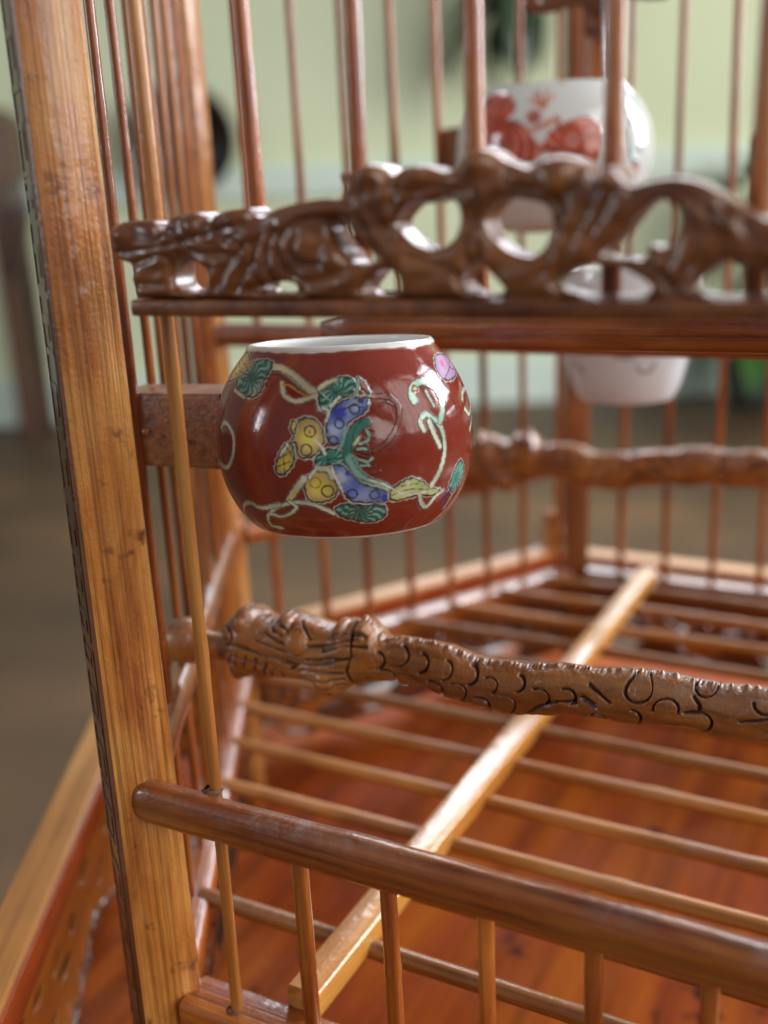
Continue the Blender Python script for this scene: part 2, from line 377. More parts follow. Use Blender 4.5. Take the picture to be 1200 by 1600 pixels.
for fi, (P, Q) in enumerate(faces):
    if fi in (4, 5): continue
    a, b = inset(P, Q, .04)
    Pw, Qw = W(*a, -.047), W(*b, -.047); L = (Qw - Pw).length
    x = (Qw - Pw).normalized(); y = Vector((0, 0, 1)); z = x.cross(y)
    mm = Matrix((x, y, z)).transposed().to_4x4(); mm.translation = Pw
    me = curve_plate('fretwork', fret_loops(L, .19 * S, fi), .0032, .0006)
    fo = put('fretwork', me, m_fret, cage, mm)
    if fi == 0:     # key pattern in low relief just under the floor rail
        bm = bmesh.new(); xx = .002
        while xx < L - .006:
            for (ax_, wx, ay_, wy) in ((.0022, .0046, -.0012, .0007), (.0, .0007, -.0034, .0046), (.0022, .0040, -.0056, .0007), (.0040, .0007, -.0042, .0028), (.0026, .0026, -.0030, .0007), (.0058, .0007, -.0034, .0050)):
                g = bmesh.ops.create_cube(bm, size=1); bmesh.ops.scale(bm, vec=(wx, wy, .0009), verts=g['verts']); bmesh.ops.translate(bm, vec=(xx + ax_, ay_ - .0006, -.0018 if z.y > 0 else .0018), verts=g['verts'])
            xx += .0074
        bmesh.ops.bevel(bm, geom=bm.edges[:], offset=.00012, segments=1, affect='EDGES')
        mk = bpy.data.meshes.new('key_pattern'); bm.to_mesh(mk); bm.free(); put('key_pattern', mk, m_rail, fo, mm)

# ------------------------------------------------------------------ base tray round the cage
base = thing('cage_base', W(.5, H, -.42), 'flat orange varnished hexagonal wooden base tray with pierced aprons, round the foot of the birdcage', 'base tray')
def hexpt(i, off, z):
    c = Vector(corners[i % 6]); d = (c - ctr).normalized(); q = ctr + d * ((H + off) / H)
    return Vector((q.x, q.y, z))
OI, OO, ZB = .240, .312, -.052
for i in range(6):
    # mitred top board
    a0, a1 = hexpt(i, OI, 0), hexpt(i + 1, OI, 0); b0, b1 = hexpt(i, OO, 0), hexpt(i + 1, OO, 0)
    Pw, Qw = W(a0.x, a0.y, 0), W(a1.x, a1.y, 0)
    fr = frame(W(b0.x, b0.y, ZB), W(b1.x, b1.y, ZB)); inv = fr.inverted()
    gap = .0001
    v = []
    for zt in (ZB, ZB - .065):
        for q in (b0, a0, a1, b1): v.append(inv @ W(q.x, q.y, zt))
    me = mesh_from('top_board', v, [(0, 1, 2, 3), (7, 6, 5, 4), (0, 4, 5, 1), (1, 5, 6, 2), (2, 6, 7, 3), (3, 7, 4, 0)], False)
    bm = bmesh.new(); bm.from_mesh(me); bmesh.ops.recalc_face_normals(bm, faces=bm.faces); bmesh.ops.bevel(bm, geom=[e for e in bm.edges if e.calc_length() > .05], offset=.0006, segments=2, affect='EDGES'); bm.to_mesh(me); bm.free()
    put('top_board', me, m_base, base, fr)
    s0, s1 = hexpt(i, OI - .0025, 0), hexpt(i + 1, OI - .0025, 0)
    bar('inner_strip', (s0.x, s0.y, ZB - .036), (s1.x, s1.y, ZB - .036), rrect(.004 * S, .056 * S, .0001), m_strip, base, 6)
    # apron with bored slots and a scalloped foot
    c0, c1 = hexpt(i, OI + .012, 0), hexpt(i + 1, OI + .012, 0)
    Pw, Qw = W(c0.x, c0.y, ZB - .066), W(c1.x, c1.y, ZB - .066); L = (Qw - Pw).length
    x = (Qw - Pw).normalized(); y = Vector((0, 0, 1)); z = x.cross(y)
    mm = Matrix((x, y, z)).transposed().to_4x4(); mm.translation = Pw
    h = .225 * S; r = random.Random(40 + i)
    lo = [(L - .001, 0)]
    for k in range(61):
        t = 1 - k / 60; lo.append((.001 + (L - .002) * t, -h * (.84 + .13 * math.cos(6.28 * 3 * t) * 1 + .045 * math.sin(6.28 * 21 * t) + .03 * r.uniform(-1, 1))))
    lo.append((.001, 0)); loops = [lo]
    cells = [(gx, gy) for gx in range(13) for gy in range(2)]
    for gx, gy in cells:
        if r.random() < .22: continue
        cx = L * (gx + .5 + r.uniform(-.12, .12) + .3 * gy) / 13.6; cy = -h * (.24 + .33 * gy + r.uniform(-.10, .10))
        lx, ly = r.uniform(.0028, .0070), r.uniform(.0010, .0024); an = r.uniform(-.2, .5); lx = min(lx, L / 32)
        loops.append([(cx + lx * math.cos(t) * math.cos(an) - ly * math.sin(t) * math.sin(an), cy + lx * math.cos(t) * math.sin(an) + ly * math.sin(t) * math.cos(an)) for t in [6.28318 * j / 10 for j in range(10)]])
    ap = put('apron', curve_plate('apron', loops, .0012, .0002, 1), m_apron, base, mm)
    pts_ = lo[1:-1]; tube = []; tf = []
    for q_i, (a_, b_) in enumerate(pts_):
        for j_ in range(6):
            an_ = 6.28318 * j_ / 6; rad_ = .0011 * (1 + .4 * math.sin(q_i * 1.7))
            tube.append((a_, b_ + rad_ * math.cos(an_), rad_ * 1.6 * math.sin(an_)))
    for q_i in range(len(pts_) - 1):
        for j_ in range(6): k_ = q_i * 6 + j_; k2_ = q_i * 6 + (j_ + 1) % 6; tf.append((k_, k2_, k2_ + 6, k_ + 6))
    put('edging', mesh_from('edging', tube, tf), m_fret, ap, mm)
    put('slot_shade_sheet', curve_plate('slot_shade_sheet', [[(a_, b_ * .93) for a_, b_ in lo]], .0003, .0001, 1), m_slot_shade, ap, mm @ Matrix.Translation((0, 0, .0008 if (mm.to_3x3() @ Vector((0, 0, 1))).dot(Vector(((q_ := hexpt(i, .3, 0)).x - .5, q_.y - H, 0))) > 0 else -.0008)))  # added dark sheet, its colour paints the shade seen in the slots
v = [W(*hexpt(i, .36, -.385)) for i in range(6)] + [W(*hexpt(i, .36, -.42)) for i in range(6)]
o0 = W(.5, H, -.385); v = [q - o0 for q in v]
me = mesh_from('tray_floor', v, [(0, 5, 4, 3, 2, 1), (6, 7, 8, 9, 10, 11)] + [(i, (i + 1) % 6, 6 + (i + 1) % 6, 6 + i) for i in range(6)], False)
bm = bmesh.new(); bm.from_mesh(me); bmesh.ops.recalc_face_normals(bm, faces=bm.faces); bm.to_mesh(me); bm.free()
put('tray_floor', me, m_floor, base, Matrix.Translation(o0) @ Matrix.Rotation(math.radians(-42), 4, 'Z') if False else Matrix.Translation(o0))
for i in range(6):   # corner feet joining board and tray floor, and turned finials on the corners
    q0 = hexpt(i, .275, 0); me = lathe_mesh('corner_finial', [(0, .0), (.0020, .0), (.0030, .0008), (.0026, .0018), (.0016, .0026), (.0030, .0040), (.0034, .0052), (.0030, .0066), (.0018, .0074), (.0026, .0084), (.0030, .0096), (.0022, .0108), (.0, .0113)], 24)
    if i in (2, 3): put('finial', me, m_apron, base, Matrix.Translation(W(q0.x, q0.y, ZB + .001)) @ Matrix.Scale(1.45, 4))
    bar('corner_foot', (q0.x, q0.y, -.384), (q0.x, q0.y, ZB - .066), rrect(.03 * S, .03 * S, .0006), m_apron, base, 2)
# stand that carries the cage, hidden below it
stand = thing('side_table', W(.5, H, -.42) * 1.0, 'small dark wooden side table under the birdcage base', 'side table')
stand.matrix_basis = Matrix.Translation(Vector((W(.5, H, 0).x, W(.5, H, 0).y, 0)))
m_dark = wood('dark_stained_wood', (.05, .022, .012), (.085, .035, .018), (.13, .055, .026), .4, .4, (120, 120, 6), 12, .2, 0, .5)
cx, cy = W(.5, H, 0).x, W(.5, H, 0).y; ht = Z0 - .42 * S
put('tabletop', box_mesh('tabletop', .34, .34, .024, .003), m_dark, stand, Matrix.Translation((cx, cy, ht - .0125)))
leg = box_mesh('leg', .03, .03, ht - .026, .002)
for sx in (-1, 1):
    for sy in (-1, 1): put('leg', leg, m_dark, stand, Matrix.Translation((cx + sx * .14, cy + sy * .14, (ht - .026) / 2)))

# ------------------------------------------------------------------ traced shapes, in cage-side units
# painted cups: (kind, colour, half width, ((angle round the cup, height), ...)); carving: outline, holes, cut lines, bosses in the panel's plane
RED = {'prof':((.112,0),(.1195,.005),(.1355,.0252),(.1475,.0521),(.1535,.0798),(.1547,.105),(.153,.1302),(.1462,.1554),(.1343,.1798),(.1232,.1949),(.1139,.2066),(.1114,.2117)),'c':(.194,.2,.6),'deg':4,'th0':-1.0418,'items':(('f','yellow',0,((-1.494,.1727),(-1.513,.1833),(-1.517,.1965),(-1.502,.207),(-1.337,.2082),(-1.103,.1987),(-1.082,.19),(-1.179,.1818),(-1.5,.1722),(-1.493,.1688))),('l','ink',.0006,((-1.497,.1792),(-1.352,.1972))),('l','ink',.0006,((-1.514,.1938),(-1.281,.1849))),('l','ink',.0006,((-1.519,.199),(-1.219,.1904))),('l','ink',.0006,((-1.521,.2028),(-1.164,.1946))),('l','cream',.008,((-.724,.195),(-.554,.1932),(-.403,.1844),(-.279,.173),(-.191,.1636),(-.162,.1528))),('l','ink',.0006,((-.678,.1915),(-.531,.1899),(-.397,.1813),(-.276,.1687),(-.198,.1589))),('l','ink',.0006,((-.745,.1877),(-.557,.1868),(-.425,.1797))),('l','cream',.0043,((-.51,.1785),(-.47,.1665),(-.363,.1598),(-.254,.1638),(-.191,.1655))),('l','ochre',.0022,((-.497,.1773),(-.419,.1749),(-.312,.1664),(-.256,.1662))),('f','teal',0,((-1.118,.1798),(-1.184,.1907),(-1.013,.1991),(-.836,.2021),(-.692,.1999),(-.673,.1903),(-.696,.1807),(-.695,.1709),(-.764,.1633),(-.889,.165),(-1.035,.1715))),('l','ink',.0009,((-.814,.1839),(-.649,.1836))),('l','ink',.0009,((-.812,.1825),(-.647,.1757))),('l','ink',.0009,((-.822,.1814),(-.693,.1697))),('l','ink',.0009,((-.842,.1809),(-.775,.1672))),('l','ink',.0009,((-.868,.1811),(-.882,.1687))),('l','ink',.0009,((-.894,.1821),(-.998,.1738))),('l','ink',.0009,((-.912,.1834),(-1.099,.1813))),('l','ink',.0009,((-.916,.1849),(-1.159,.1892))),('l','ink',.0009,((-.905,.186),(-1.104,.1957))),('l','ink',.0009,((-.883,.1866),(-.973,.1987))),('l','ink',.0009,((-.855,.1863),(-.829,.1973))),('l','ink',.0009,((-.83,.1854),(-.716,.1919))),('f','teal',0,((-.184,.1707),(-.092,.1751),(-.054,.182),(.022,.1834),(.095,.1799),(.099,.1726),(.049,.1647),(-.006,.1603),(-.076,.1536),(-.145,.1491),(-.18,.1565))),('l','ink',.0009,((-.162,.1564),(-.057,.1677),(.074,.1764))),('l','ink',.0006,((-.092,.1727),(-.048,.1653))),('l','ink',.0006,((-.026,.1795),(.017,.172))),('l','pale',.0009,((-.155,.167),(-.11,.1609))),('f','blue',0,((.082,.162),(.17,.1613),(.181,.154),(.141,.1458),(.07,.1404),(.018,.1336),(-.004,.1189),(-.054,.1143),(-.118,.1172),(-.134,.1297),(-.121,.1417),(-.077,.1524),(-.006,.1591))),('b','deepblue',.0117,((-.036,.1456),)),('b','paleblue',.0092,((-.074,.1294),)),('b','paleblue',.0055,((.093,.1511),)),('r','ink',.0059,((.075,.1501),)),('r','ink',.0055,((-.039,.1359),)),('r','ink',.0055,((-.086,.1182),)),('b','ink',.0052,((.124,.1588),)),('l','umber',.0034,((.188,.1616),(.297,.1612),(.379,.1562),(.406,.144),(.366,.1272),(.292,.1132),(.19,.1045))),('l','red2',.0015,((.223,.1608),(.299,.16),(.367,.1549),(.39,.1437),(.354,.1279),(.284,.1148),(.196,.1059))),('f','rose',0,((.126,.182),(.185,.1756),(.199,.1634),(.159,.1681),(.127,.1736))),('l','umber',.0012,((.258,.152),(.316,.1555),(.359,.152))),('f','yellow',0,((-.336,.1399),(-.266,.1435),(-.197,.1396),(-.156,.1298),(-.151,.1173),(-.204,.105),(-.275,.1),(-.342,.1026),(-.355,.1152),(-.386,.1182),(-.355,.129))),('f','yellow',0,((-.386,.1387),(-.35,.1387),(-.359,.1265),(-.391,.1302))),('r','ink',.0068,((-.248,.1288),)),('r','ink',.0068,((-.279,.1089),)),('b','ochre',.0031,((-.248,.1288),)),('f','yellow',0,((-.53,.0888),(-.498,.1021),(-.436,.1151),(-.382,.1152),(-.37,.0999),(-.406,.0894),(-.469,.0812),(-.516,.0823))),('l','pale',.0028,((-.477,.1035),(-.418,.1151))),('l','ink',.0006,((-.495,.0995),(-.389,.1076))),('l','ink',.0006,((-.437,.1138),(-.379,.0999))),('l','ink',.0006,((-.515,.0902),(-.41,.0959))),('l','ink',.0006,((-.457,.1049),(-.458,.0826))),('f','teal',0,((-.21,.1011),(-.154,.1086),(-.072,.1094),(-.01,.1027),(-.026,.0943),(-.128,.0923),(-.22,.0916))),('l','ink',.0009,((-.2,.0972),(-.027,.1002))),('l','ink',.0006,((-.138,.1073),(-.128,.0931))),('l','teal',.0086,((.151,.136),(.082,.1306),(.028,.1187),(.007,.1038),(.019,.0908))),('l','ink',.0006,((.115,.1376),(.064,.1283),(.04,.1136),(.03,.101))),('l','paleteal',.0086,((.025,.0985),(.059,.0852),(.132,.0738),(.275,.063))),('l','ink',.0006,((.038,.0984),(.075,.0864),(.149,.0763),(.302,.0653))),('l','ink',.0006,((.006,.0909),(.065,.0773),(.184,.0682))),('l','paleteal',.0025,((.091,.1131),(.159,.1174),(.146,.1275))),('l','ink',.0006,((.057,.1084),(.153,.1023),(.14,.1126))),('l','ink',.0006,((.071,.1019),(.169,.097))),('l','umber',.0009,((.15,.0868),(.193,.0889))),('l','umber',.0009,((.166,.0801),(.226,.0827))),('l','umber',.0009,((.143,.12),(.196,.1194))),('l','umber',.0009,((.151,.1299),(.196,.1269))),('f','blue',0,((-.095,.0916),(-.03,.0912),(.017,.083),(.081,.0716),(.185,.0649),(.296,.0577),(.312,.049),(.228,.046),(.115,.0475),(.007,.0517),(-.049,.0646),(-.085,.0785))),('b','paleblue',.0099,((-.051,.0783),)),('b','deepblue',.0062,((.265,.0513),)),('r','ink',.0059,((.027,.059),)),('r','ink',.0059,((.19,.056),)),('b','deepblue',.0043,((0,.0819),)),('f','yellow',0,((-.312,.0736),(-.232,.0856),(-.149,.0841),(-.094,.0772),(-.075,.0648),(-.116,.0539),(-.211,.0499),(-.299,.0528),(-.316,.0625))),('r','ochre2',.0068,((-.233,.073),)),('r','ink',.0074,((-.149,.0632),)),('l','cream',.0049,((-.213,.0895),(-.131,.0866),(-.11,.0786))),('l','cream',.0062,((-.311,.0777),(-.387,.0651),(-.461,.0521))),('l','yellow',.0028,((-.382,.0624),(-.456,.0522))),('l','vine',.004,((-.123,.036),(-.254,.0463),(-.403,.0495),(-.573,.0429),(-.734,.0291),(-.775,.0158),(-.657,.0136))),('l','vine',.0034,((-.462,.05),(-.417,.0424),(-.568,.0304),(-.692,.0328))),('l','vine',.0043,((-.565,.0452),(-.776,.0383),(-.905,.0429),(-1.066,.0333),(-1.272,.0095),(-1.099,.005))),('f','teal',0,((-.108,.042),(-.031,.0475),(.116,.0446),(.249,.0441),(.291,.0329),(.248,.0245),(.144,.0228),(.02,.0274),(-.077,.0327))),('l','ink',.0009,((.079,.0459),(.251,.0404))),('l','ink',.0009,((.079,.0459),(.236,.0335))),('l','ink',.0009,((.079,.0459),(.198,.0282))),('l','ink',.0009,((.079,.0459),(.142,.0251))),('l','ink',.0009,((.079,.0459),(.077,.0246))),('l','ink',.0009,((.079,.0459),(.013,.0268))),('l','ink',.0009,((.079,.0459),(-.04,.0313))),('l','ink',.0009,((.079,.0459),(-.074,.0376))),('l','ink',.0009,((.079,.0459),(-.086,.0449))),('f','lime',0,((.305,.0576),(.385,.0671),(.481,.0707),(.571,.0647),(.654,.0559),(.775,.05),(.715,.0443),(.553,.0483),(.426,.0468),(.324,.0473))),('l','ink',.0006,((.317,.0532),(.452,.0576),(.633,.0536))),('l','ink',.0006,((.388,.063),(.53,.0628))),('l','umber',.0009,((.295,.0605),(.394,.0683))),('b','pale',.0043,((.446,.0646),)),('l','vine',.0052,((.664,.057),(.736,.0731),(.777,.0937),(.756,.1178),(.669,.1337),(.604,.1385),(.56,.1305),(.583,.1211))),('l','vine2',.0068,((.75,.1283),(.816,.1452),(.805,.1608),(.71,.171),(.588,.1701),(.535,.1608),(.544,.1533))),('l','vine',.0028,((.674,.1614),(.715,.1443))),('l','vine',.0049,((.64,.1304),(.674,.1156),(.728,.1001))),('l','vine',.004,((.817,.0474),(.738,.0423),(.664,.031),(.585,.0397),(.562,.049))),('f','teal2',0,((1.003,.0787),(1.087,.0696),(1.107,.0551),(1.063,.0449),(.993,.0397),(.884,.0499),(.907,.0633),(.946,.0733))),('l','deepblue',.0019,((.873,.0285),(.884,.0413),(.963,.0463))),('l','ink',.0009,((.884,.0326),(.999,.0636))),('l','paleteal',.0028,((.949,.0204),(.994,.0368))),('f','lilac',0,((1.077,.1966),(1.347,.1954),(1.515,.1908),(1.497,.1796),(1.136,.1691),(.957,.1702),(.917,.1786),(.941,.1874))),('b','magenta',.008,((1.085,.1871),)),('l','ink',.0006,((1.52,.191),(1.204,.1817),(1.5,.1726))),('l','ink',.0006,((1.204,.1817),(.966,.1714))),('l','paleblue',.0025,((1.519,.1895),(1.499,.1782))),('l','vine',.004,((1.145,.1447),(1.232,.1527),(1.478,.1524),(1.478,.1388),(1.254,.1263),(1.148,.1338))),('l','vine',.0037,((1.365,.1213),(1.218,.1078))),('l','pale',.0028,((-.154,.1528),(-.111,.1489),(-.13,.1394))),('l','pale',.0025,((-.031,.1628),(-.093,.1549))),('l','paleteal',.0028,((.124,.1797),(.104,.1678),(.055,.161))),('l','pale',.0025,((-.217,.12),(-.169,.1124),(-.147,.1048))),('l','paleteal',.0031,((0,.1313),(-.021,.1166),(-.048,.1092))),('l','pale',.0025,((-.213,.0895),(-.271,.0791))),('l','pale',.0025,((-.105,.0891),(-.078,.0757),(-.042,.0618))),('l','paleteal',.0025,((.07,.0981),(.135,.0935),(.177,.0969))),('l','paleteal',.0022,((.093,.0901),(.151,.0894))),('l','paleteal',.0025,((.081,.1082),(.139,.1076))),('l','pale',.0019,((.149,.0736),(.256,.0672),(.332,.0598))),('l','lime',.0025,((.059,.1134),(.094,.1205))),('l','ink',.0006,((.007,.1506),(.077,.1537),(.144,.1507))),('l','deepblue',.0025,((-.061,.1487),(.007,.1506))),('l','cream',.0043,((-.054,.1808),(-.129,.1776),(-.184,.1726))),('l','cream',.0037,((-1.063,.1688),(-.88,.1626))),('f','yellow',0,((.554,.168),(.602,.1686),(.599,.1637),(.552,.1631))),('l','pale',.0022,((.373,.0564),(.459,.0513),(.614,.0512))),('l','vine2',.0043,((.583,.1351),(.631,.1376),(.709,.1291))),('l','ink',.0006,((.658,.1338),(.747,.1154),(.761,.0941))),('l','ink',.0006,((.61,.1673),(.726,.1683),(.776,.1574),(.791,.143))),('l','vine',.0046,((-1.181,.1258),(-1.116,.1326),(-1.009,.1283),(-.95,.1159),(-.996,.0938),(-1.149,.0799),(-1.431,.0847),(-1.43,.1005))),('l','vine',.0031,((-1.431,.0847),(-1.397,.0625),(-1.342,.0494))))}
GOLD = {'prof':((.0971,0),(.1388,.0114),(.1711,.057),(.1924,.114),(.1961,.1568),(.1896,.1995),(.1711,.2375),(.148,.2641),(.1434,.2688)),'c':(.1,1.25,.902),'deg':0,'th0':-1.2451,'items':(('f','red',0,((-.97,.1965),(-1.062,.2271),(-.946,.2397),(-.921,.2557),(-.733,.2599),(-.482,.2467),(-.402,.2237),(-.486,.2088),(-.381,.2054),(-.269,.1932),(-.166,.1672),(-.08,.1522),(-.167,.1355),(-.287,.1255),(-.41,.1311),(-.588,.1692),(-.739,.1604),(-.889,.1734))),('b','red',.0193,((-.195,.2082),)),('l','orange',.0041,((-.099,.2231),(-.253,.2379))),('l','orange',.0041,((-.099,.2231),(-.226,.2488))),('l','orange',.0041,((-.099,.2231),(-.181,.2547))),('l','orange',.0041,((-.099,.2231),(-.067,.2546))),('l','orange',.0041,((-.099,.2231),(.009,.245))),('l','rose',.0073,((-.227,.1821),(-.054,.1976),(.062,.1999))),('l','orange',.0032,((-.055,.2047),(-.053,.1835))),('l','orange',.0032,((.024,.2074),(.042,.1895))),('f','red',0,((-.099,.1524),(-.062,.1748),(.061,.1928),(.178,.1988),(.301,.2051),(.42,.1973),(.478,.1794),(.461,.1513),(.397,.1236),(.294,.1243),(.194,.1391),(.061,.1438),(-.052,.1449))),('b','rose',.0193,((.174,.1637),)),('b','rose',.0147,((.364,.1852),)),('b','orange',.0119,((.348,.1519),)),('b','ink',.0055,((.179,.1655),)),('l','red',.0064,((.127,.1484),(.213,.1407),(.29,.1471))),('f','rose',0,((-.052,.1379),(.061,.1403),(.216,.1249),(.181,.1076),(.024,.116))),('b','rose',.0184,((.91,.1144),)),('b','rose',.0138,((.766,.097),)),('b','teal',.0092,((.951,.1468),)),('b','teal',.0101,((.81,.1933),)),('l','teal',.0055,((.743,.1789),(.798,.1361),(.939,.1216))),('b','ochre',.0073,((.108,.2688),)),('b','paleblue',.0138,((.465,.1126),)))}
CARVE = {'out':((.1162,.8888),(.1112,.9048),(.1126,.92),(.0949,.9263),(.0892,.9368),(.0878,.9489),(.0934,.9584),(.1149,.9625),(.1428,.9598),(.1498,.9484),(.1632,.9632),(.1811,.9671),(.198,.9659),(.2057,.9572),(.2183,.9658),(.2372,.9684),(.2533,.9683),(.2586,.9588),(.2772,.9658),(.3045,.9712),(.3308,.9738),(.3498,.973),(.3541,.9817),(.3492,.9928),(.3624,.9936),(.3711,.9962),(.3823,.9996),(.3929,.995),(.3973,.9877),(.4089,.9941),(.4293,.9955),(.4463,.9901),(.4553,.9916),(.4633,.9989),(.4706,1.0032),(.4788,1.0061),(.4896,1.0021),(.4986,.9949),(.5076,.9925),(.5181,.9881),(.529,.9931),(.5418,.9956),(.5554,.9934),(.5654,.9855),(.5729,.9759),(.5801,.9847),(.5864,.9862),(.5914,.9796),(.5973,.9711),(.6115,.974),(.6301,.9762),(.6485,.9722),(.6645,.9635),(.6804,.9532),(.6983,.9438),(.713,.9451),(.7231,.9503),(.7395,.9509),(.7504,.9408),(.7638,.9466),(.78,.9398),(.7908,.927),(.7921,.9124),(.7831,.9041),(.7825,.8886)),'holes':(((.1623,.9211),(.1797,.9261),(.198,.9158),(.2005,.8994),(.1835,.8947),(.1625,.8984)),((.2459,.894),(.2572,.8997),(.2785,.9035),(.2921,.9029),(.3019,.8977),(.3049,.8932)),((.3651,.8925),(.3708,.9028),(.3806,.9108),(.3931,.9128),(.4019,.9053),(.4001,.893)),((.3343,.9509),(.3436,.9553),(.3536,.9534),(.3635,.9394),(.3806,.922),(.3665,.9169),(.3559,.9187),(.3519,.9257),(.3423,.9367)),((.3992,.9509),(.4074,.9599),(.4165,.9656),(.434,.9659),(.4485,.9693),(.4579,.9639),(.4604,.9504),(.455,.938),(.4444,.9307),(.4298,.9294),(.4152,.9349),(.4048,.9435)),((.4816,.9497),(.4873,.9593),(.4982,.9662),(.5142,.9645),(.53,.961),(.5378,.9526),(.5367,.9383),(.5299,.9263),(.5193,.9216),(.5032,.9254),(.4896,.9346)),((.4586,.9022),(.4669,.9124),(.4755,.9209),(.482,.9112),(.4919,.9019),(.4974,.8958),(.4945,.8923),(.4749,.8918),(.4653,.8939)),((.5394,.9016),(.5493,.9074),(.5611,.9131),(.5763,.9143),(.5913,.9108),(.6087,.9035),(.6176,.8953),(.6114,.8915),(.5742,.8911),(.5484,.8936)),((.5737,.9192),(.586,.9289),(.6004,.9435),(.6074,.9524),(.6176,.9598),(.6284,.9584),(.6351,.9514),(.636,.9401),(.6317,.931),(.6224,.9262),(.6152,.9291),(.613,.9222),(.6151,.9161),(.6034,.9182),(.5887,.9175)),((.6469,.8985),(.6558,.9067),(.669,.9152),(.6825,.9132),(.696,.9072),(.7138,.9003),(.7185,.8931),(.6792,.891),(.6541,.8919)),((.7307,.9002),(.7381,.9132),(.7542,.9173),(.7669,.9085),(.764,.8956),(.7438,.8922))),'gro':((.0016,((.0926,.9325),(.1426,.9356),(.1894,.9439),(.2378,.9539),(.2839,.9655),(.3432,.9686))),(.0022,((.1533,.9577),(.1744,.9443),(.1952,.9304),(.2315,.928))),(.0016,((.2168,.9585),(.226,.9441),(.25,.935))),(.0027,((.2123,.8982),(.2307,.92),(.2553,.9388))),(.0027,((.2338,.8952),(.2534,.9197),(.2626,.942))),(.0027,((.2609,.9025),(.2596,.9252),(.2697,.944))),(.0027,((.2771,.9035),(.2722,.9261),(.2837,.947))),(.0027,((.3581,.9554),(.3231,.9576),(.2959,.9477),(.2856,.9303),(.2929,.9118),(.3191,.9032),(.3522,.9111))),(.0022,((.309,.9446),(.3012,.9311),(.3103,.9188),(.3299,.9169))),(.0027,((.3556,.9852),(.3654,.9614),(.3905,.924),(.405,.9079))),(.0027,((.367,.9883),(.3802,.9609),(.3984,.9353))),(.0022,((.3845,.9838),(.3876,.9632),(.3953,.9469))),(.0027,((.3994,.9805),(.4169,.9747),(.4459,.9773),(.4638,.9726))),(.0027,((.4176,.9937),(.4084,.9826),(.3998,.9653))),(.0027,((.466,.9944),(.471,.9722),(.4703,.9426),(.4658,.9175))),(.0022,((.4782,.9719),(.476,.9474),(.4794,.9223))),(.0027,((.5012,.991),(.5064,.9754),(.5326,.9695),(.5506,.9545))),(.0027,((.5604,.989),(.5505,.9687),(.544,.9453),(.5389,.9212),(.5299,.9066))),(.0027,((.5755,.9721),(.5658,.9493),(.5508,.9234),(.5431,.9089))),(.0027,((.5901,.9737),(.5807,.9534),(.5685,.935))),(.0027,((.5999,.9655),(.6257,.968),(.6513,.9575),(.6671,.9369),(.6667,.9166),(.6559,.903))),(.0027,((.6378,.9535),(.651,.9328),(.6485,.9146),(.6384,.8985))),(.0022,((.6562,.9484),(.6604,.9258),(.6534,.9077))),(.0027,((.6321,.9195),(.6278,.9056),(.6319,.8962))),(.0027,((.6132,.9128),(.6255,.9047),(.6377,.8938))),(.0027,((.6671,.9546),(.6835,.9364),(.7,.9138),(.7135,.9048))),(.0027,((.6808,.9453),(.6946,.9317),(.7124,.9225))),(.0022,((.1211,.9229),(.1573,.9294),(.1555,.9044),(.118,.9017))),(.0027,((.4148,.9235),(.4497,.9126),(.4833,.8866))),(.0027,((.7155,.9398),(.7253,.9178),(.7349,.9001))),(.0027,((.7525,.9386),(.7495,.926),(.7622,.9171)))),'bumps':((.0154,.477,.9962,1.4),(.0187,.5418,.984,1.6),(.0132,.3819,.9926,1.2),(.011,.5875,.9798,1.2),(.0132,.1091,.9502,1),(.0121,.1911,.9576,.9),(.0121,.2365,.9618,1),(.0143,.3147,.9336,1.2),(.0099,.4245,.9903,.8),(.011,.6763,.9477,.8),(.0121,.3402,.9249,1))}
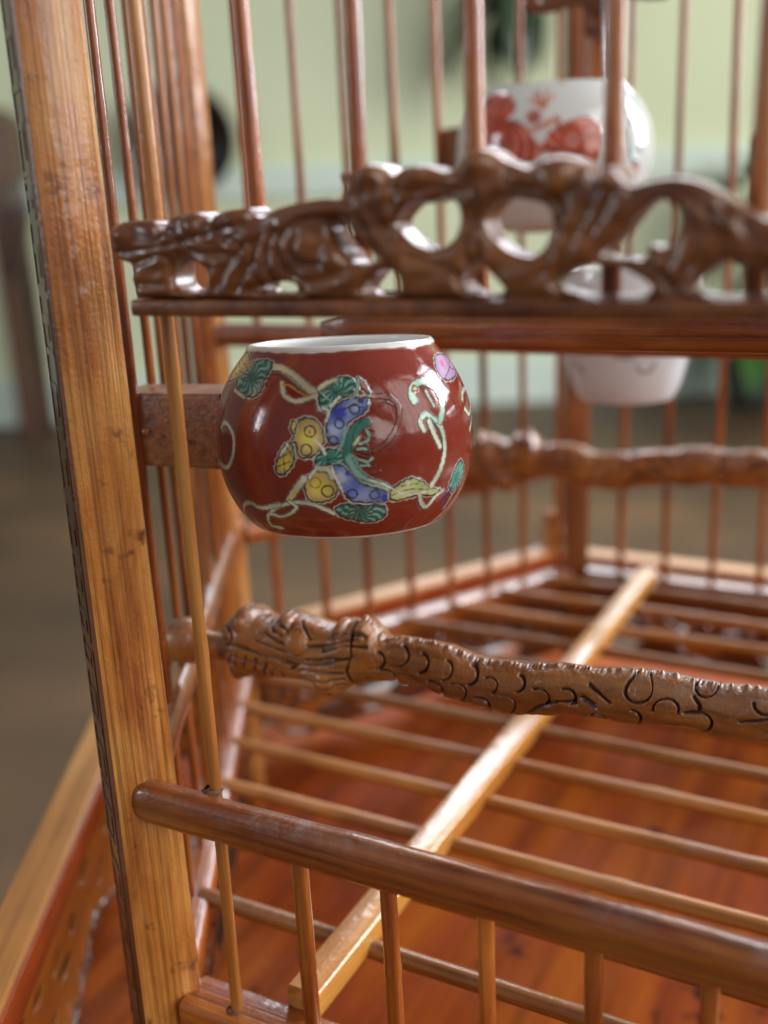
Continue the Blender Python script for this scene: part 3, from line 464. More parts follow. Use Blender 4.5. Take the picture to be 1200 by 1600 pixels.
DRAGON = {'top':((-.092,.3963),(-.0721,.4194),(-.0401,.4319),(-.0154,.4227),(-.0054,.4124),(.0126,.4297),(.045,.4316),(.0761,.4247),(.0967,.4221),(.118,.4348),(.1433,.4367),(.1628,.4322),(.1692,.422),(.1815,.4146),(.1964,.4217),(.2346,.4213),(.2718,.4201),(.3034,.4118),(.3257,.4093),(.378,.413),(.4202,.4203),(.461,.4214),(.5005,.4283),(.5389,.4309),(.5763,.4294),(.6128,.4279),(.648,.4304),(.6824,.4313)),'bot':((-.0967,.3752),(-.0913,.3505),(-.0817,.3314),(-.0754,.3139),(-.0493,.3093),(-.0197,.3198),(.0195,.3229),(.0633,.3269),(.0889,.3137),(.11,.3158),(.1319,.3346),(.1578,.3442),(.1928,.3488),(.2412,.3502),(.2784,.3386),(.306,.3347),(.3421,.3345),(.3773,.3379),(.4202,.3466),(.4616,.3497),(.5019,.3519),(.5409,.3574),(.5787,.3619),(.6157,.3588),(.6516,.3607),(.6864,.3618)),'lines':((.0011,((.177,.405),(.1814,.4038),(.1848,.4011),(.1868,.3972),(.1872,.3925),(.1859,.3877),(.1831,.3832),(.179,.3795),(.1742,.377))),(.0011,((.2101,.4178),(.215,.4164),(.2188,.4133),(.2211,.409),(.2215,.4038),(.2201,.3984),(.217,.3933),(.2126,.3892),(.2073,.3865))),(.0011,((.2403,.4135),(.2451,.4121),(.2489,.4091),(.2511,.4048),(.2516,.3996),(.2502,.3943),(.2472,.3893),(.2429,.3852),(.2377,.3825))),(.0011,((.2746,.411),(.2793,.4096),(.283,.4066),(.2852,.4023),(.2857,.3973),(.2844,.392),(.2815,.387),(.2773,.383),(.2723,.3803))),(.0011,((.1786,.3757),(.1848,.3777),(.1908,.3775),(.1958,.3752),(.1992,.371),(.2004,.3655),(.1994,.3594),(.1963,.3536),(.1913,.3488))),(.0011,((.2146,.3735),(.2206,.3755),(.2265,.3753),(.2314,.373),(.2347,.3689),(.236,.3634),(.235,.3574),(.232,.3516),(.2272,.3469))),(.0011,((.2507,.3725),(.2566,.3745),(.2624,.3743),(.2672,.372),(.2704,.3679),(.2717,.3625),(.2708,.3566),(.2679,.3509),(.2633,.3462))),(.0011,((.1554,.3574),(.161,.3592),(.1664,.3591),(.1709,.357),(.1739,.3533),(.175,.3483),(.174,.3429),(.1712,.3377),(.1667,.3334))),(.0011,((.3088,.4086),(.3132,.4074),(.3166,.4046),(.3186,.4006),(.3191,.3959),(.318,.391),(.3154,.3863),(.3115,.3826),(.3069,.3801))),(.0011,((.3297,.3967),(.3346,.3983),(.3394,.3982),(.3434,.3962),(.3462,.3926),(.3473,.3881),(.3467,.383),(.3443,.3782),(.3405,.3743))),(.0011,((.3742,.4075),(.3779,.4064),(.3808,.4041),(.3825,.4007),(.383,.3966),(.3821,.3924),(.38,.3884),(.3768,.3852),(.3729,.3831))),(.0011,((.2844,.3776),(.2901,.3796),(.2957,.3794),(.3004,.3771),(.3037,.3731),(.3049,.3677),(.3041,.3619),(.3013,.3563),(.2968,.3517))),(.0011,((.3158,.3614),(.3215,.3634),(.327,.3633),(.3316,.361),(.3348,.357),(.3361,.3517),(.3353,.3459),(.3326,.3403),(.3282,.3357))),(.0011,((.3505,.3733),(.3563,.3754),(.362,.3752),(.3668,.3728),(.3701,.3686),(.3715,.3631),(.3707,.357),(.3679,.3512),(.3634,.3464))),(.0011,((.3956,.3923),(.4012,.3943),(.4067,.3941),(.4113,.3918),(.4146,.3876),(.4159,.3822),(.4153,.3763),(.4126,.3706),(.4084,.366))),(.0011,((.4314,.3989),(.4362,.4006),(.4409,.4005),(.445,.3984),(.4478,.3948),(.449,.3901),(.4485,.3849),(.4462,.3799),(.4426,.3759))),(.0011,((.5408,.418),(.5396,.4107),(.5358,.4041),(.5302,.3993),(.5235,.3973),(.5171,.3984),(.5119,.4023),(.509,.4085),(.5089,.4159),(.5115,.423),(.5164,.4288),(.5227,.4321),(.5294,.4325),(.5352,.4299),(.5392,.4248),(.5408,.418))),(.0011,((.5426,.3878),(.5428,.3955),(.5459,.4027),(.5515,.408),(.5582,.4104),(.5647,.4093),(.5697,.4049),(.5721,.3983),(.5716,.3907))),(.0011,((.5987,.3978),(.603,.3965),(.6065,.3935),(.6088,.3893),(.6096,.3842),(.6088,.3789),(.6066,.3739),(.6031,.3698),(.5988,.3671))),(.0011,((.5181,.3847),(.5221,.3834),(.5254,.3807),(.5275,.3767),(.5281,.372),(.5273,.3671),(.5251,.3625),(.5217,.3587),(.5175,.3562))),(.0011,((.4635,.3494),(.4637,.3558),(.4666,.3619),(.4714,.3665),(.4772,.3685),(.4827,.3676),(.4869,.3641),(.4889,.3585),(.4883,.3521))),(.0011,((.6144,.4359),(.6129,.4304),(.6099,.4255),(.6057,.4219),(.6008,.42),(.5959,.4201),(.5914,.4221),(.588,.4258),(.5861,.4308))),(.0011,((.681,.4274),(.6797,.4217),(.6768,.4167),(.6726,.413),(.6678,.4111),(.6628,.4111),(.6583,.4132),(.6549,.417),(.6529,.422))),(.0011,((-.0507,.3956),(-.0527,.3896),(-.0571,.3841),(-.0633,.3802),(-.0702,.3785),(-.0765,.3793),(-.0811,.3826),(-.0833,.3876),(-.0826,.3936),(-.0792,.3995),(-.0737,.4042),(-.0671,.407),(-.0604,.4074),(-.0549,.4054),(-.0515,.4012),(-.0507,.3956))),(.0011,((-.001,.3461),(.0024,.3453),(.0049,.3434),(.0063,.3406),(.0064,.3372),(.0053,.3337),(.0031,.3304),(-.0001,.3277),(-.0038,.3259))),(.0011,((.0112,.3459),(.0153,.3473),(.0193,.3472),(.0225,.3457),(.0246,.3431),(.0253,.3397),(.0245,.3358),(.0223,.3322),(.019,.3292))),(.0011,((-.0599,.3942),(-.0608,.3916),(-.0627,.3892),(-.0654,.3876),(-.0683,.3868),(-.071,.3872),(-.073,.3886),(-.0739,.3907),(-.0736,.3933),(-.0722,.3958),(-.0698,.3979),(-.067,.3991),(-.0641,.3993),(-.0617,.3984),(-.0603,.3966),(-.0599,.3942))),(.0025,((.38,.343),(.4033,.3611),(.4277,.379),(.4475,.381))),(.003,((.4659,.4112),(.4772,.403),(.4909,.3902))),(.003,((.4588,.391),(.4727,.3824))),(.0015,((.5878,.4184),(.5947,.4083),(.5952,.3977),(.5783,.3936))),(.001,((.6392,.3949),(.6599,.4023),(.6836,.411))),(.0015,((.6714,.3829),(.6848,.3897))),(.0012,((-.0329,.3813),(-.0036,.3721),(.0394,.3644),(.0933,.3754),(.1458,.3957))),(.0015,((.0602,.3561),(.0925,.3646),(.1287,.3651))),(.0012,((.056,.3435),(.0916,.3517),(.128,.3543))),(.0012,((.0585,.334),(.0907,.3398),(.1243,.3439))),(.001,((.0664,.3254),(.0952,.3288),(.1196,.3353))),(.0015,((.1382,.4359),(.1419,.3989),(.134,.3689),(.1373,.3405))),(.0011,((-.0103,.4186),(.0115,.4169),(.0325,.4103))),(.0011,((-.0135,.4082),(.0106,.407),(.037,.3993))),(.0011,((-.0147,.3962),(.0198,.3888),(.0624,.3839))),(.001,((.0068,.425),(.025,.4228),(.0406,.4174))),(.001,((.0502,.4304),(.0653,.4202),(.0751,.4121))),(.0012,((.0723,.402),(.1061,.4102),(.1424,.4225))),(.0012,((-.0572,.3764),(-.0513,.3673),(-.0573,.3541))),(.0011,((-.0527,.365),(-.0272,.3591),(.0022,.351))),(.0011,((-.0623,.3502),(-.0346,.3416),(-.0077,.3281))),(.001,((-.0432,.3686),(-.0488,.3474))),(.001,((-.0287,.3669),(-.0356,.3425))),(.001,((-.0133,.3635),(-.0215,.3368))),(.001,((.0017,.358),(-.0072,.3343))),(.0012,((-.0836,.3671),(-.0722,.3434),(-.0509,.3265),(-.0193,.3239))),(.0015,((-.0707,.3794),(-.0417,.384),(-.0252,.3796))),(.0015,((.0185,.3737),(.0557,.3671),(.0439,.3532))),(.0012,((.1069,.4218),(.1277,.4287),(.1575,.4248))),(.0012,((.0951,.4008),(.1367,.4122),(.1617,.4115))),(.002,((.0727,.3797),(.115,.3897),(.1403,.3891)))),'bumps':((.0128,-.0417,.4169,1.3),(.0112,.0278,.4174,1.2),(.0096,.1122,.4245,1),(.0096,.1496,.4264,1),(.0112,-.0191,.3271,.8),(.016,.0963,.3447,.9),(.008,-.0669,.3931,.7),(.016,.053,.3989,.8),(.0112,-.065,.324,.7))}

PAL = dict(fish=(.40, .055, .022), red=(.245, .034, .018), red2=(.26, .04, .03), yellow=(.76, .57, .09), teal=(.045, .20, .155), teal2=(.06, .34, .28), paleteal=(.26, .46, .38), blue=(.12, .19, .55), deepblue=(.03, .05, .40),
           paleblue=(.48, .54, .72), cream=(.60, .58, .40), vine=(.60, .66, .50), vine2=(.50, .72, .58), lime=(.60, .66, .28), ochre=(.48, .24, .05), ochre2=(.42, .25, .05), ink=(.045, .045, .04),
           umber=(.17, .09, .06), rose=(.60, .27, .22), lilac=(.52, .34, .55), magenta=(.68, .10, .34), orange=(.62, .20, .09), pale=(.70, .69, .62), white=(.78, .79, .78))
def seg_dist(X, Y, pts, closed):
    P = list(pts) + ([pts[0]] if closed else []); best = np.full(X.shape, 1e9)
    if len(P) == 1: return np.hypot(X - P[0][0], Y - P[0][1])
    for (ax, ay), (bx, by) in zip(P[:-1], P[1:]):
        dx, dy = bx - ax, by - ay; L2_ = dx * dx + dy * dy + 1e-12
        t = np.clip(((X - ax) * dx + (Y - ay) * dy) / L2_, 0, 1)
        best = np.minimum(best, (X - ax - t * dx) ** 2 + (Y - ay - t * dy) ** 2)
    return np.sqrt(best)
def inside(X, Y, pts):
    c = np.zeros(X.shape, bool); n = len(pts)
    for i in range(n):
        ax, ay = pts[i]; bx, by = pts[(i + 1) % n]
        if ay == by: continue
        k = ((ay > Y) != (by > Y)) & (X < (bx - ax) * (Y - ay) / (by - ay) + ax)
        c ^= k
    return c
def sst(a, b, x):
    t = np.clip((x - a) / (b - a), 0, 1); return t * t * (3 - 2 * t)
def painted_cup(name, data, base, outline_pale, red_top, parent, mat, wall=.010, halo=.0016, nf=620, nz=300, noise_amp=.1, nb=140):
    """lathe-turned cup, enamel colours stored per vertex in the glaze attribute"""
    prof = [(q[0], q[1]) for q in data['prof']]
    # smooth the profile, add wall thickness and inside
    pr = [tuple(q) for q in smooth_line(prof, 8)]
    ss = [0]
    for a, b in zip(pr[:-1], pr[1:]): ss.append(ss[-1] + math.hypot(b[0] - a[0], b[1] - a[1]))
    tot = ss[-1]; sv = np.linspace(0, tot, nz); rr = np.interp(sv, ss, [q[0] for q in pr]); zz = np.interp(sv, ss, [q[1] for q in pr])
    zs = np.array([q[1] for q in pr]); srt = np.array(ss)
    zsort = np.maximum.accumulate(zs + np.arange(len(zs)) * 1e-9)
    rim_r, rim_z = rr[-1], zz[-1]
    extra = [(rim_r - .3 * wall, rim_z + .0035), (rim_r - .75 * wall, rim_z + .0035), (rim_r - wall, rim_z)]
    extra += [(max(r - wall, .01), z) for r, z in zip(rr[::-12], zz[::-12]) if z > .012 and z < rim_z - .004] + [(rr[0] * .6, .014), (.0, .013)]
    foot = [(0, .004), (rr[0] - .012, .004), (rr[0] - .010, .0)]
    R = np.concatenate([[q[0] for q in foot], rr, [q[0] for q in extra]]); Z = np.concatenate([[q[1] for q in foot], zz, [q[1] for q in extra]])
    SV = np.concatenate([[-1] * 3, sv, [9] * len(extra)])
    th = np.concatenate([np.linspace(-1.62, 1.62, nf), np.linspace(1.62, 2 * math.pi - 1.62, nb)[1:-1]])
    th0 = data['th0']; T, RR = np.meshgrid(th, R); _, ZZ = np.meshgrid(th, Z); _, SS = np.meshgrid(th, SV)
    wob = 1 + .004 * np.sin(2 * T + 1) + .003 * np.sin(3 * T)
    v = np.stack([RR * wob * np.cos(T + th0), RR * wob * np.sin(T + th0), ZZ], -1).reshape(-1, 3) * S
    n = len(th); k = len(R); i = np.arange(k - 1)[:, None] * n; j = np.arange(n)[None, :]; j2 = (j + 1) % n
    f = np.stack([i + j, i + j2, i + n + j2, i + n + j], -1).reshape(-1, 4)
    me = bpy.data.meshes.new(name); me.vertices.add(len(v)); me.vertices.foreach_set('co', v.ravel())
    me.loops.add(f.size); me.loops.foreach_set('vertex_index', f.ravel().astype(np.int32))
    me.polygons.add(len(f)); me.polygons.foreach_set('loop_start', np.arange(0, f.size, 4, dtype=np.int32))
    me.update(calc_edges=True); me.validate(); me.polygons.foreach_set('use_smooth', [True] * len(me.polygons))
    # glaze
    m = (SS >= 0) & (SS < 5); t = T[m]; s = SS[m]; rl = RR[m]
    tt = (t + math.pi) % (2 * math.pi) - math.pi
    tt = np.where(np.abs(tt) > 1.62, (np.abs(tt) - math.pi) * np.sign(tt) * -1, tt)   # the far side repeats the motif
    u = tt * rl
    rng = np.random.default_rng(5)
    low = sum(a * np.sin(f1 * u + p1) * np.sin(f2 * s + p2) for a, f1, f2, p1, p2 in [(.5, 31, 27, .3, 1.1), (.3, 83, 71, 2., .4), (.2, 190, 160, 1., 2.)])
    col = np.tile(np.array(base), (len(u), 1)) * (1 + noise_amp * low)[:, None]
    relief = np.zeros(len(u))
    if red_top:
        ze = np.interp(red_top, zsort, srt); wl = .0010 * np.sin(tt * 5) + .0004 * np.sin(tt * 31 + 1)
        w = sst(-.0012, .0012, s - ze - wl)[:, None]; col = col * (1 - w) + np.array(PAL['white']) * w
        ed = np.exp(-((s - ze - wl + .0015) / .0012) ** 2)[:, None] * .35; col = col * (1 - ed) + np.array((.28, .10, .06)) * ed
        zf = .007; w = 1 - sst(zf, zf + .002, s); w = w[:, None]; col = col * (1 - w) + np.array(PAL['white']) * w
    smid = {}
    for kind, cn, hw, pts in data['items']:
        pz = [float(np.interp(q[1], zsort, srt)) for q in pts]; pu = [q[0] * float(np.interp(pz_, sv, rr)) for q, pz_ in zip(pts, pz)]
        P = list(zip(pu, pz)); mg = .03 if kind in 'rb' else hw + .008
        bx = (u > min(pu) - mg) & (u < max(pu) + mg) & (s > min(pz) - mg) & (s < max(pz) + mg)
        if not bx.any(): continue
        U, V = u[bx], s[bx]; c = col[bx]; C1 = np.array(PAL[cn]); ink = np.array(PAL['ink'])
        jit = .0005 * np.sin(U * 700 + V * 500) + .0004 * np.sin(V * 900 - U * 300)
        if kind == 'f':
            P = [tuple(q) for q in smooth_loop(P, 4)]
            d = seg_dist(U, V, P, True); ins = inside(U, V, P); sd = np.where(ins, -d, d) + jit
            if outline_pale:
                w = (1 - sst(halo * .8, halo * 1.7, sd))[:, None] * .8; c = c * (1 - w) + np.array(PAL['pale']) * w
                w = (1 - sst(.0003, .0012, np.abs(sd)))[:, None]; 
            a = (1 - sst(-.0006, .0006, sd))[:, None]
            shade = (1 + .22 * np.sin(U * 90 + V * 60 + len(P)) * np.sin(V * 120 - U * 45))[:, None]
            cu_, cv_ = float(np.mean([q[0] for q in P])), float(np.mean([q[1] for q in P])); ang = np.arctan2(V - cv_, U - cu_); rad_ = np.hypot(U - cu_, V - cv_)
            if cn in ('teal', 'teal2'):
                pet = .5 + .5 * np.sin(ang * 13 + 2 * np.sin(rad_ * 300)); mixp = (pet ** 2 * sst(.002, .012, rad_))[:, None]
                C1 = C1 * (1 - .55 * mixp) + np.array(PAL['paleteal']) * .75 * mixp; shade = shade * (.75 + .5 * pet)[:, None]
            elif cn == 'yellow': shade = shade * (.78 + .34 * np.exp(-(rad_ / .012) ** 2))[:, None]; C1 = C1 * np.array((1, 1, 1)) + np.array((.0, .0, .10)) * sst(.004, .014, rad_)[:, None]
            elif cn == 'blue': g_ = (.5 + .5 * np.sin(U * 160 - V * 110))[:, None]; C1 = C1 * (1 - g_ * .5) + np.array(PAL['paleblue']) * g_ * .5
            elif cn == 'fish': g_ = (np.clip(np.sin(ang * 11 + rad_ * 240) * .5 + .5, 0, 1) ** 3 * sst(.01, .04, rad_))[:, None]; C1 = C1 * (1 - g_ * .6) + np.array(PAL['rose']) * g_ * .8
            lift = sst(0, .012, -sd)[:, None] * .25
            c = c * (1 - a) + np.clip(C1 * shade * (.85 + lift), 0, .9) * a
            if outline_pale:
                w = (1 - sst(.0006, .0017, np.abs(sd + .0004)))[:, None] * .9; c = c * (1 - w) + ink * w
            relief[bx] = np.maximum(relief[bx], a[:, 0] * .5)
        elif kind == 'l':
            Q = [tuple(q) for q in smooth_line([(a, b, 0) for a, b in P], 4)]; Q = [(q[0], q[1]) for q in Q]
            d = seg_dist(U, V, Q, False) + jit * .6; h = max(hw * .62, .00062)
            if outline_pale and cn in ('vine', 'vine2', 'cream', 'lime'):
                w = (1 - sst(h + .0010, h + .0020, d))[:, None] * .45; c = c * (1 - w) + np.array(PAL['pale']) * .6 * w
                w = (1 - sst(h + .0003, h + .0010, d))[:, None] * .85; c = c * (1 - w) + ink * w
            relief[bx] = np.maximum(relief[bx], (1 - sst(h, h + .001, d)) * .5)
            a = (1 - sst(h - .0003, h + .0004, d))[:, None] * (.8 if cn in ('ink', 'umber') else 1.)
            c = c * (1 - a) + C1 * ((1 + .16 * np.sin(U * 150 + V * 90)) * (1.1 - .28 * sst(h * .3, h, d)))[:, None] * a
        elif kind == 'r':
            cx_, cy_ = P[0]; d = np.abs(np.hypot(U - cx_, V - cy_) - hw * .88) + jit * .5
            a = (1 - sst(.0006, .0014, d))[:, None] * .9; c = c * (1 - a) + C1 * a
        else:
            cx_, cy_ = P[0]; d = np.hypot(U - cx_, V - cy_) + jit; 
            soft = .6 if cn in ('deepblue', 'paleblue', 'magenta', 'ochre', 'pale', 'rose') else .9
            a = (1 - sst(hw * soft * .5, hw, d))[:, None] * .9; c = c * (1 - a) + C1 * a
        col[bx] = c
    full = np.zeros((len(v), 4)); full[:, 3] = 1; full[:, :3] = PAL['white']
    full[m.ravel(), :3] = np.clip(col, 0, 1)
    at_ = me.attributes.new('glaze', 'FLOAT_COLOR', 'POINT'); at_.data.foreach_set('color', full.astype(np.float32).ravel())
    fl = np.zeros(len(v), np.float32); fl[m.ravel()] = relief
    ar = me.attributes.new('relief', 'FLOAT', 'POINT'); ar.data.foreach_set('value', fl)
    return me
def glaze_mat(name, rough=.07, bump=.3):
    M = NT(name); a = M.n('ShaderNodeAttribute', attribute_name='glaze'); M.l(a.outputs['Color'], M.b.inputs['Base Color'])
    tc = M.n('ShaderNodeTexCoord'); no = M.n('ShaderNodeTexNoise', Scale=160., Detail=4.0); M.l(tc.outputs['Object'], no.inputs[0])
    no2 = M.n('ShaderNodeTexNoise', Scale=900., Detail=5.0, Roughness=.7); M.l(tc.outputs['Object'], no2.inputs[0])
    M.l(M.ramp(no2.outputs[0], [(.45, (rough,) * 3), (.75, (rough * 2.6,) * 3)]), M.b.inputs['Roughness'])
    rl = M.n('ShaderNodeAttribute', attribute_name='relief')
    b1 = M.n('ShaderNodeBump', Strength=bump, Distance=.0005); M.l(no.outputs[0], b1.inputs['Height'])
    b2 = M.n('ShaderNodeBump', Strength=.9, Distance=.0006); M.l(rl.outputs['Fac'], b2.inputs['Height']); M.l(b1.outputs[0], b2.inputs['Normal'])
    M.l(b2.outputs[0], M.b.inputs['Normal'])
    M.b.inputs['IOR'].default_value = 1.55; M.b.inputs['Coat Weight'].default_value = .15; M.b.inputs['Coat Roughness'].default_value = .05
    return M.m
m_glaze = glaze_mat('painted_enamel_glaze', .11); m_glaze2 = glaze_mat('white_porcelain_glaze', .05, .15)

def tilt(deg):
    return Matrix.Rotation(math.radians(-deg), 4, rh)
_y = [(a_, b_, c_, [(q[0] + .09, q[1]) for q in d_]) for a_, b_, c_, d_ in RED['items'][:5]]
RED['items'] = list(RED['items'][5:11]) + _y + list(RED['items'][11:])
# red cup in its wooden holder
redc = thing('feeding_cup', W(*RED['c']), 'small round red porcelain cup painted with a blue butterfly and vines, held on the left', 'bird feeder cup')
MR = Matrix.Translation(W(*RED['c'])) @ tilt(RED['deg'])
me = painted_cup('cup_bowl', RED, PAL['red'], True, .2092, None, m_glaze)
put('cup_bowl', me, m_glaze, redc, MR)
def block(name, p, q, w, h, mat, parent, bev=.0008):
    return bar(name, p, q, rrect(w * S, h * S, bev), mat, parent, 12, .00003, 0, 7, 40)
block('holder_block', (-.128, .196, .700), (.046, .196, .706), .080, .096, m_block, redc)
me = lathe_mesh('pin', [(0, .0006), (.0006, .0005), (.0009, .0001), (.001, -.001)], 10)
put('pin', me, m_carve, redc, Matrix.Translation(W(-.078, .196 - .0395, .700)) @ Matrix.Rotation(math.radians(90), 4, 'X'))
# goldfish cup and white cup further back
GOLD['items'] = [(a_, 'fish' if b_ == 'red' else b_, c_, d_) for a_, b_, c_, d_ in GOLD['items']]
goldc = thing('feeding_cup', W(*GOLD['c']), 'white porcelain cup with red goldfish behind the carved panel, upper of the two white cups', 'bird feeder cup')
me = painted_cup('cup_bowl', GOLD, (.70, .71, .69), False, 0, None, m_glaze2, nf=260, nz=120, noise_amp=.02, nb=80)
put('cup_bowl', me, m_glaze2, goldc, Matrix.Translation(W(*GOLD['c'])))
block('holder_block', (-.19, 1.40, 1.068), (-.07, 1.32, 1.068), .05, .115, m_block, goldc)
block('holder_stem', (.134, 1.48, 1.10), (.134, 1.48, 1.62), .05, .045, m_rod, goldc)
# scrolled crosspiece over the cup
def scroll_bar():
    pts = []
    lo = [(-.155, .02), (-.15, .045), (-.12, .05), (-.09, .03), (-.06, .045), (-.02, .05), (.02, .05), (.06, .045), (.09, .03), (.12, .05), (.15, .045), (.155, .02), (.14, -.005), (.10, -.005), (.06, .002), (.03, -.005), (.026, -.055), (.0, -.07), (-.026, -.055), (-.03, -.005), (-.06, .002), (-.10, -.005), (-.14, -.005)]
    hole = lambda cx, cy, r: [(cx + r * math.cos(a), cy + r * math.sin(a)) for a in [6.28 * i / 14 for i in range(14)]]
    return [[(a * S, b * S) for a, b in q] for q in [smooth_loop(lo, 4), hole(-.115, .024, .012), hole(.115, .024, .012), hole(0, -.03, .010)]]
me = curve_plate('scrolled_crosspiece', scroll_bar(), .005, .0009)
put('scrolled_crosspiece', me, m_carve, goldc, Matrix.Translation(W(.137, 1.42, 1.345)) @ Matrix.Rotation(math.radians(90), 4, 'X'))
M = NT('steel_wire'); M.b.inputs['Base Color'].default_value = (.72, .72, .76, 1); M.b.inputs['Metallic'].default_value = 1; M.b.inputs['Roughness'].default_value = .2
tcw = M.n('ShaderNodeTexCoord'); nw = M.n('ShaderNodeTexNoise', Scale=700.); M.l(tcw.outputs['Object'], nw.inputs[0]); M.l(M.ramp(nw.outputs[0], [(.3, (.15,) * 3), (.7, (.35,) * 3)]), M.b.inputs['Roughness'])
for a in (.168, .182): bar('wire', (a, 1.36, 1.40), (a + .022, 1.30, 1.15), circ(.0045 * S, 8), M.m, goldc, 8, 0, .0002)
white = dict(prof=[(.094, 0), (.100, .003), (.111, .026), (.120, .055), (.130, .100), (.139, .150), (.144, .205), (.142, .250), (.139, .272)], th0=-1.3,
             items=[('l', 'ink', .004, ((-1.05, .088), (-.85, .075), (-.75, .066))), ('l', 'ink', .004, ((.15, .085), (.25, .070), (.40, .075), (.45, .09))), ('l', 'umber', .004, ((-.4, .12), (0, .10), (.3, .12)))])
whitec = thing('feeding_cup', W(.243, 1.3, .556), 'plain white porcelain cup low against the back post, lower of the two white cups', 'bird feeder cup')
me = painted_cup('cup_bowl', white, (.74, .76, .80), False, 0, None, m_glaze2, nf=120, nz=80, noise_amp=.02, nb=60)
put('cup_bowl', me, m_glaze2, whitec, Matrix.Translation(W(.243, 1.3, .556)))
block('holder_block', (.243, 1.73, .72), (.243, 1.42, .72), .05, .09, m_block, whitec)

# ------------------------------------------------------------------ carved panel over the opening
def voxel(me, size):
    o = bpy.data.objects.new('tmp', me); C.objects.link(o)
    md = o.modifiers.new('r', 'REMESH'); md.mode = 'VOXEL'; md.voxel_size = size; md.use_smooth_shade = True
    md2 = o.modifiers.new('s', 'SMOOTH'); md2.factor = .5; md2.iterations = 2
    dg = bpy.context.evaluated_depsgraph_get(); out = bpy.data.meshes.new_from_object(o.evaluated_get(dg))
    bpy.data.objects.remove(o); return out
ox, oz, PT = .45, .94, .048
loc = lambda pts: [((a - ox) * S, (b - oz) * S) for a, b in pts]
out_l = loc([CARVE['out'][0]] + [(a, b) for a, b, _ in [tuple(q) for q in smooth_line([(*p_, 0) for p_ in CARVE['out'][1:-1]], 3)]] + [CARVE['out'][-1]])
loops = [out_l] + [loc(smooth_loop(h, 4)) for h in CARVE['holes']]
me = curve_plate('carved_panel', loops, PT * S, .0008)
me = voxel(me, .00042)
nV = len(me.vertices); co = np.empty(nV * 3); me.vertices.foreach_get('co', co); co = co.reshape(-1, 3)
X, Y = co[:, 0], co[:, 1]
d = np.full(nV, 1e9)
for i_, lp in enumerate(loops): d = np.minimum(d, seg_dist(X, Y, lp, True))
Rr = .017 * S
w = .74 + .26 * np.sqrt(np.clip(1 - (1 - np.clip(d / Rr, 0, 1)) ** 2, 0, 1))
for wd, g in CARVE['gro']:
    q = [(a, b) for a, b, _ in [tuple(q_) for q_ in smooth_line([(*p_, 0) for p_ in loc(g)], 4)]]
    dd = seg_dist(X, Y, q, False); w -= .15 * np.exp(-(dd / (wd * S * .8)) ** 2); w += .05 * np.exp(-((dd - wd * S * 3.2) / (wd * S * 1.6)) ** 2)
for r_, a, b, h in CARVE['bumps']:
    (a, b), = loc([(a, b)]); w += .22 * h * np.clip(1 - ((X - a) ** 2 + (Y - b) ** 2) / (r_ * S) ** 2, 0, 1)
w *= 1 + .05 * np.sin(X * 900 + 2 * np.sin(Y * 700)) * np.sin(Y * 1100)
fr_ = sst(-.3, .6, co[:, 2] / (PT * S / 2)); bk = 1 - fr_
co[:, 2] *= (w * fr_ + (.6 + .4 * w) * bk)
me.vertices.foreach_set('co', co.ravel()); me.update(); me.materials.clear(); me.name = 'carved_panel'
PM = Matrix.Translation(W(ox, -.034, oz)) @ Matrix.Rotation(math.radians(90), 4, 'X')
pan = put('carved_panel', me, m_carve, cage, PM)
bar('base_strip', (.112, -.034, .880), (.90, -.034, .880), rrect(.052 * S, .016 * S, .0006), m_carve, pan, 40, .00003, 0, 5, 40)

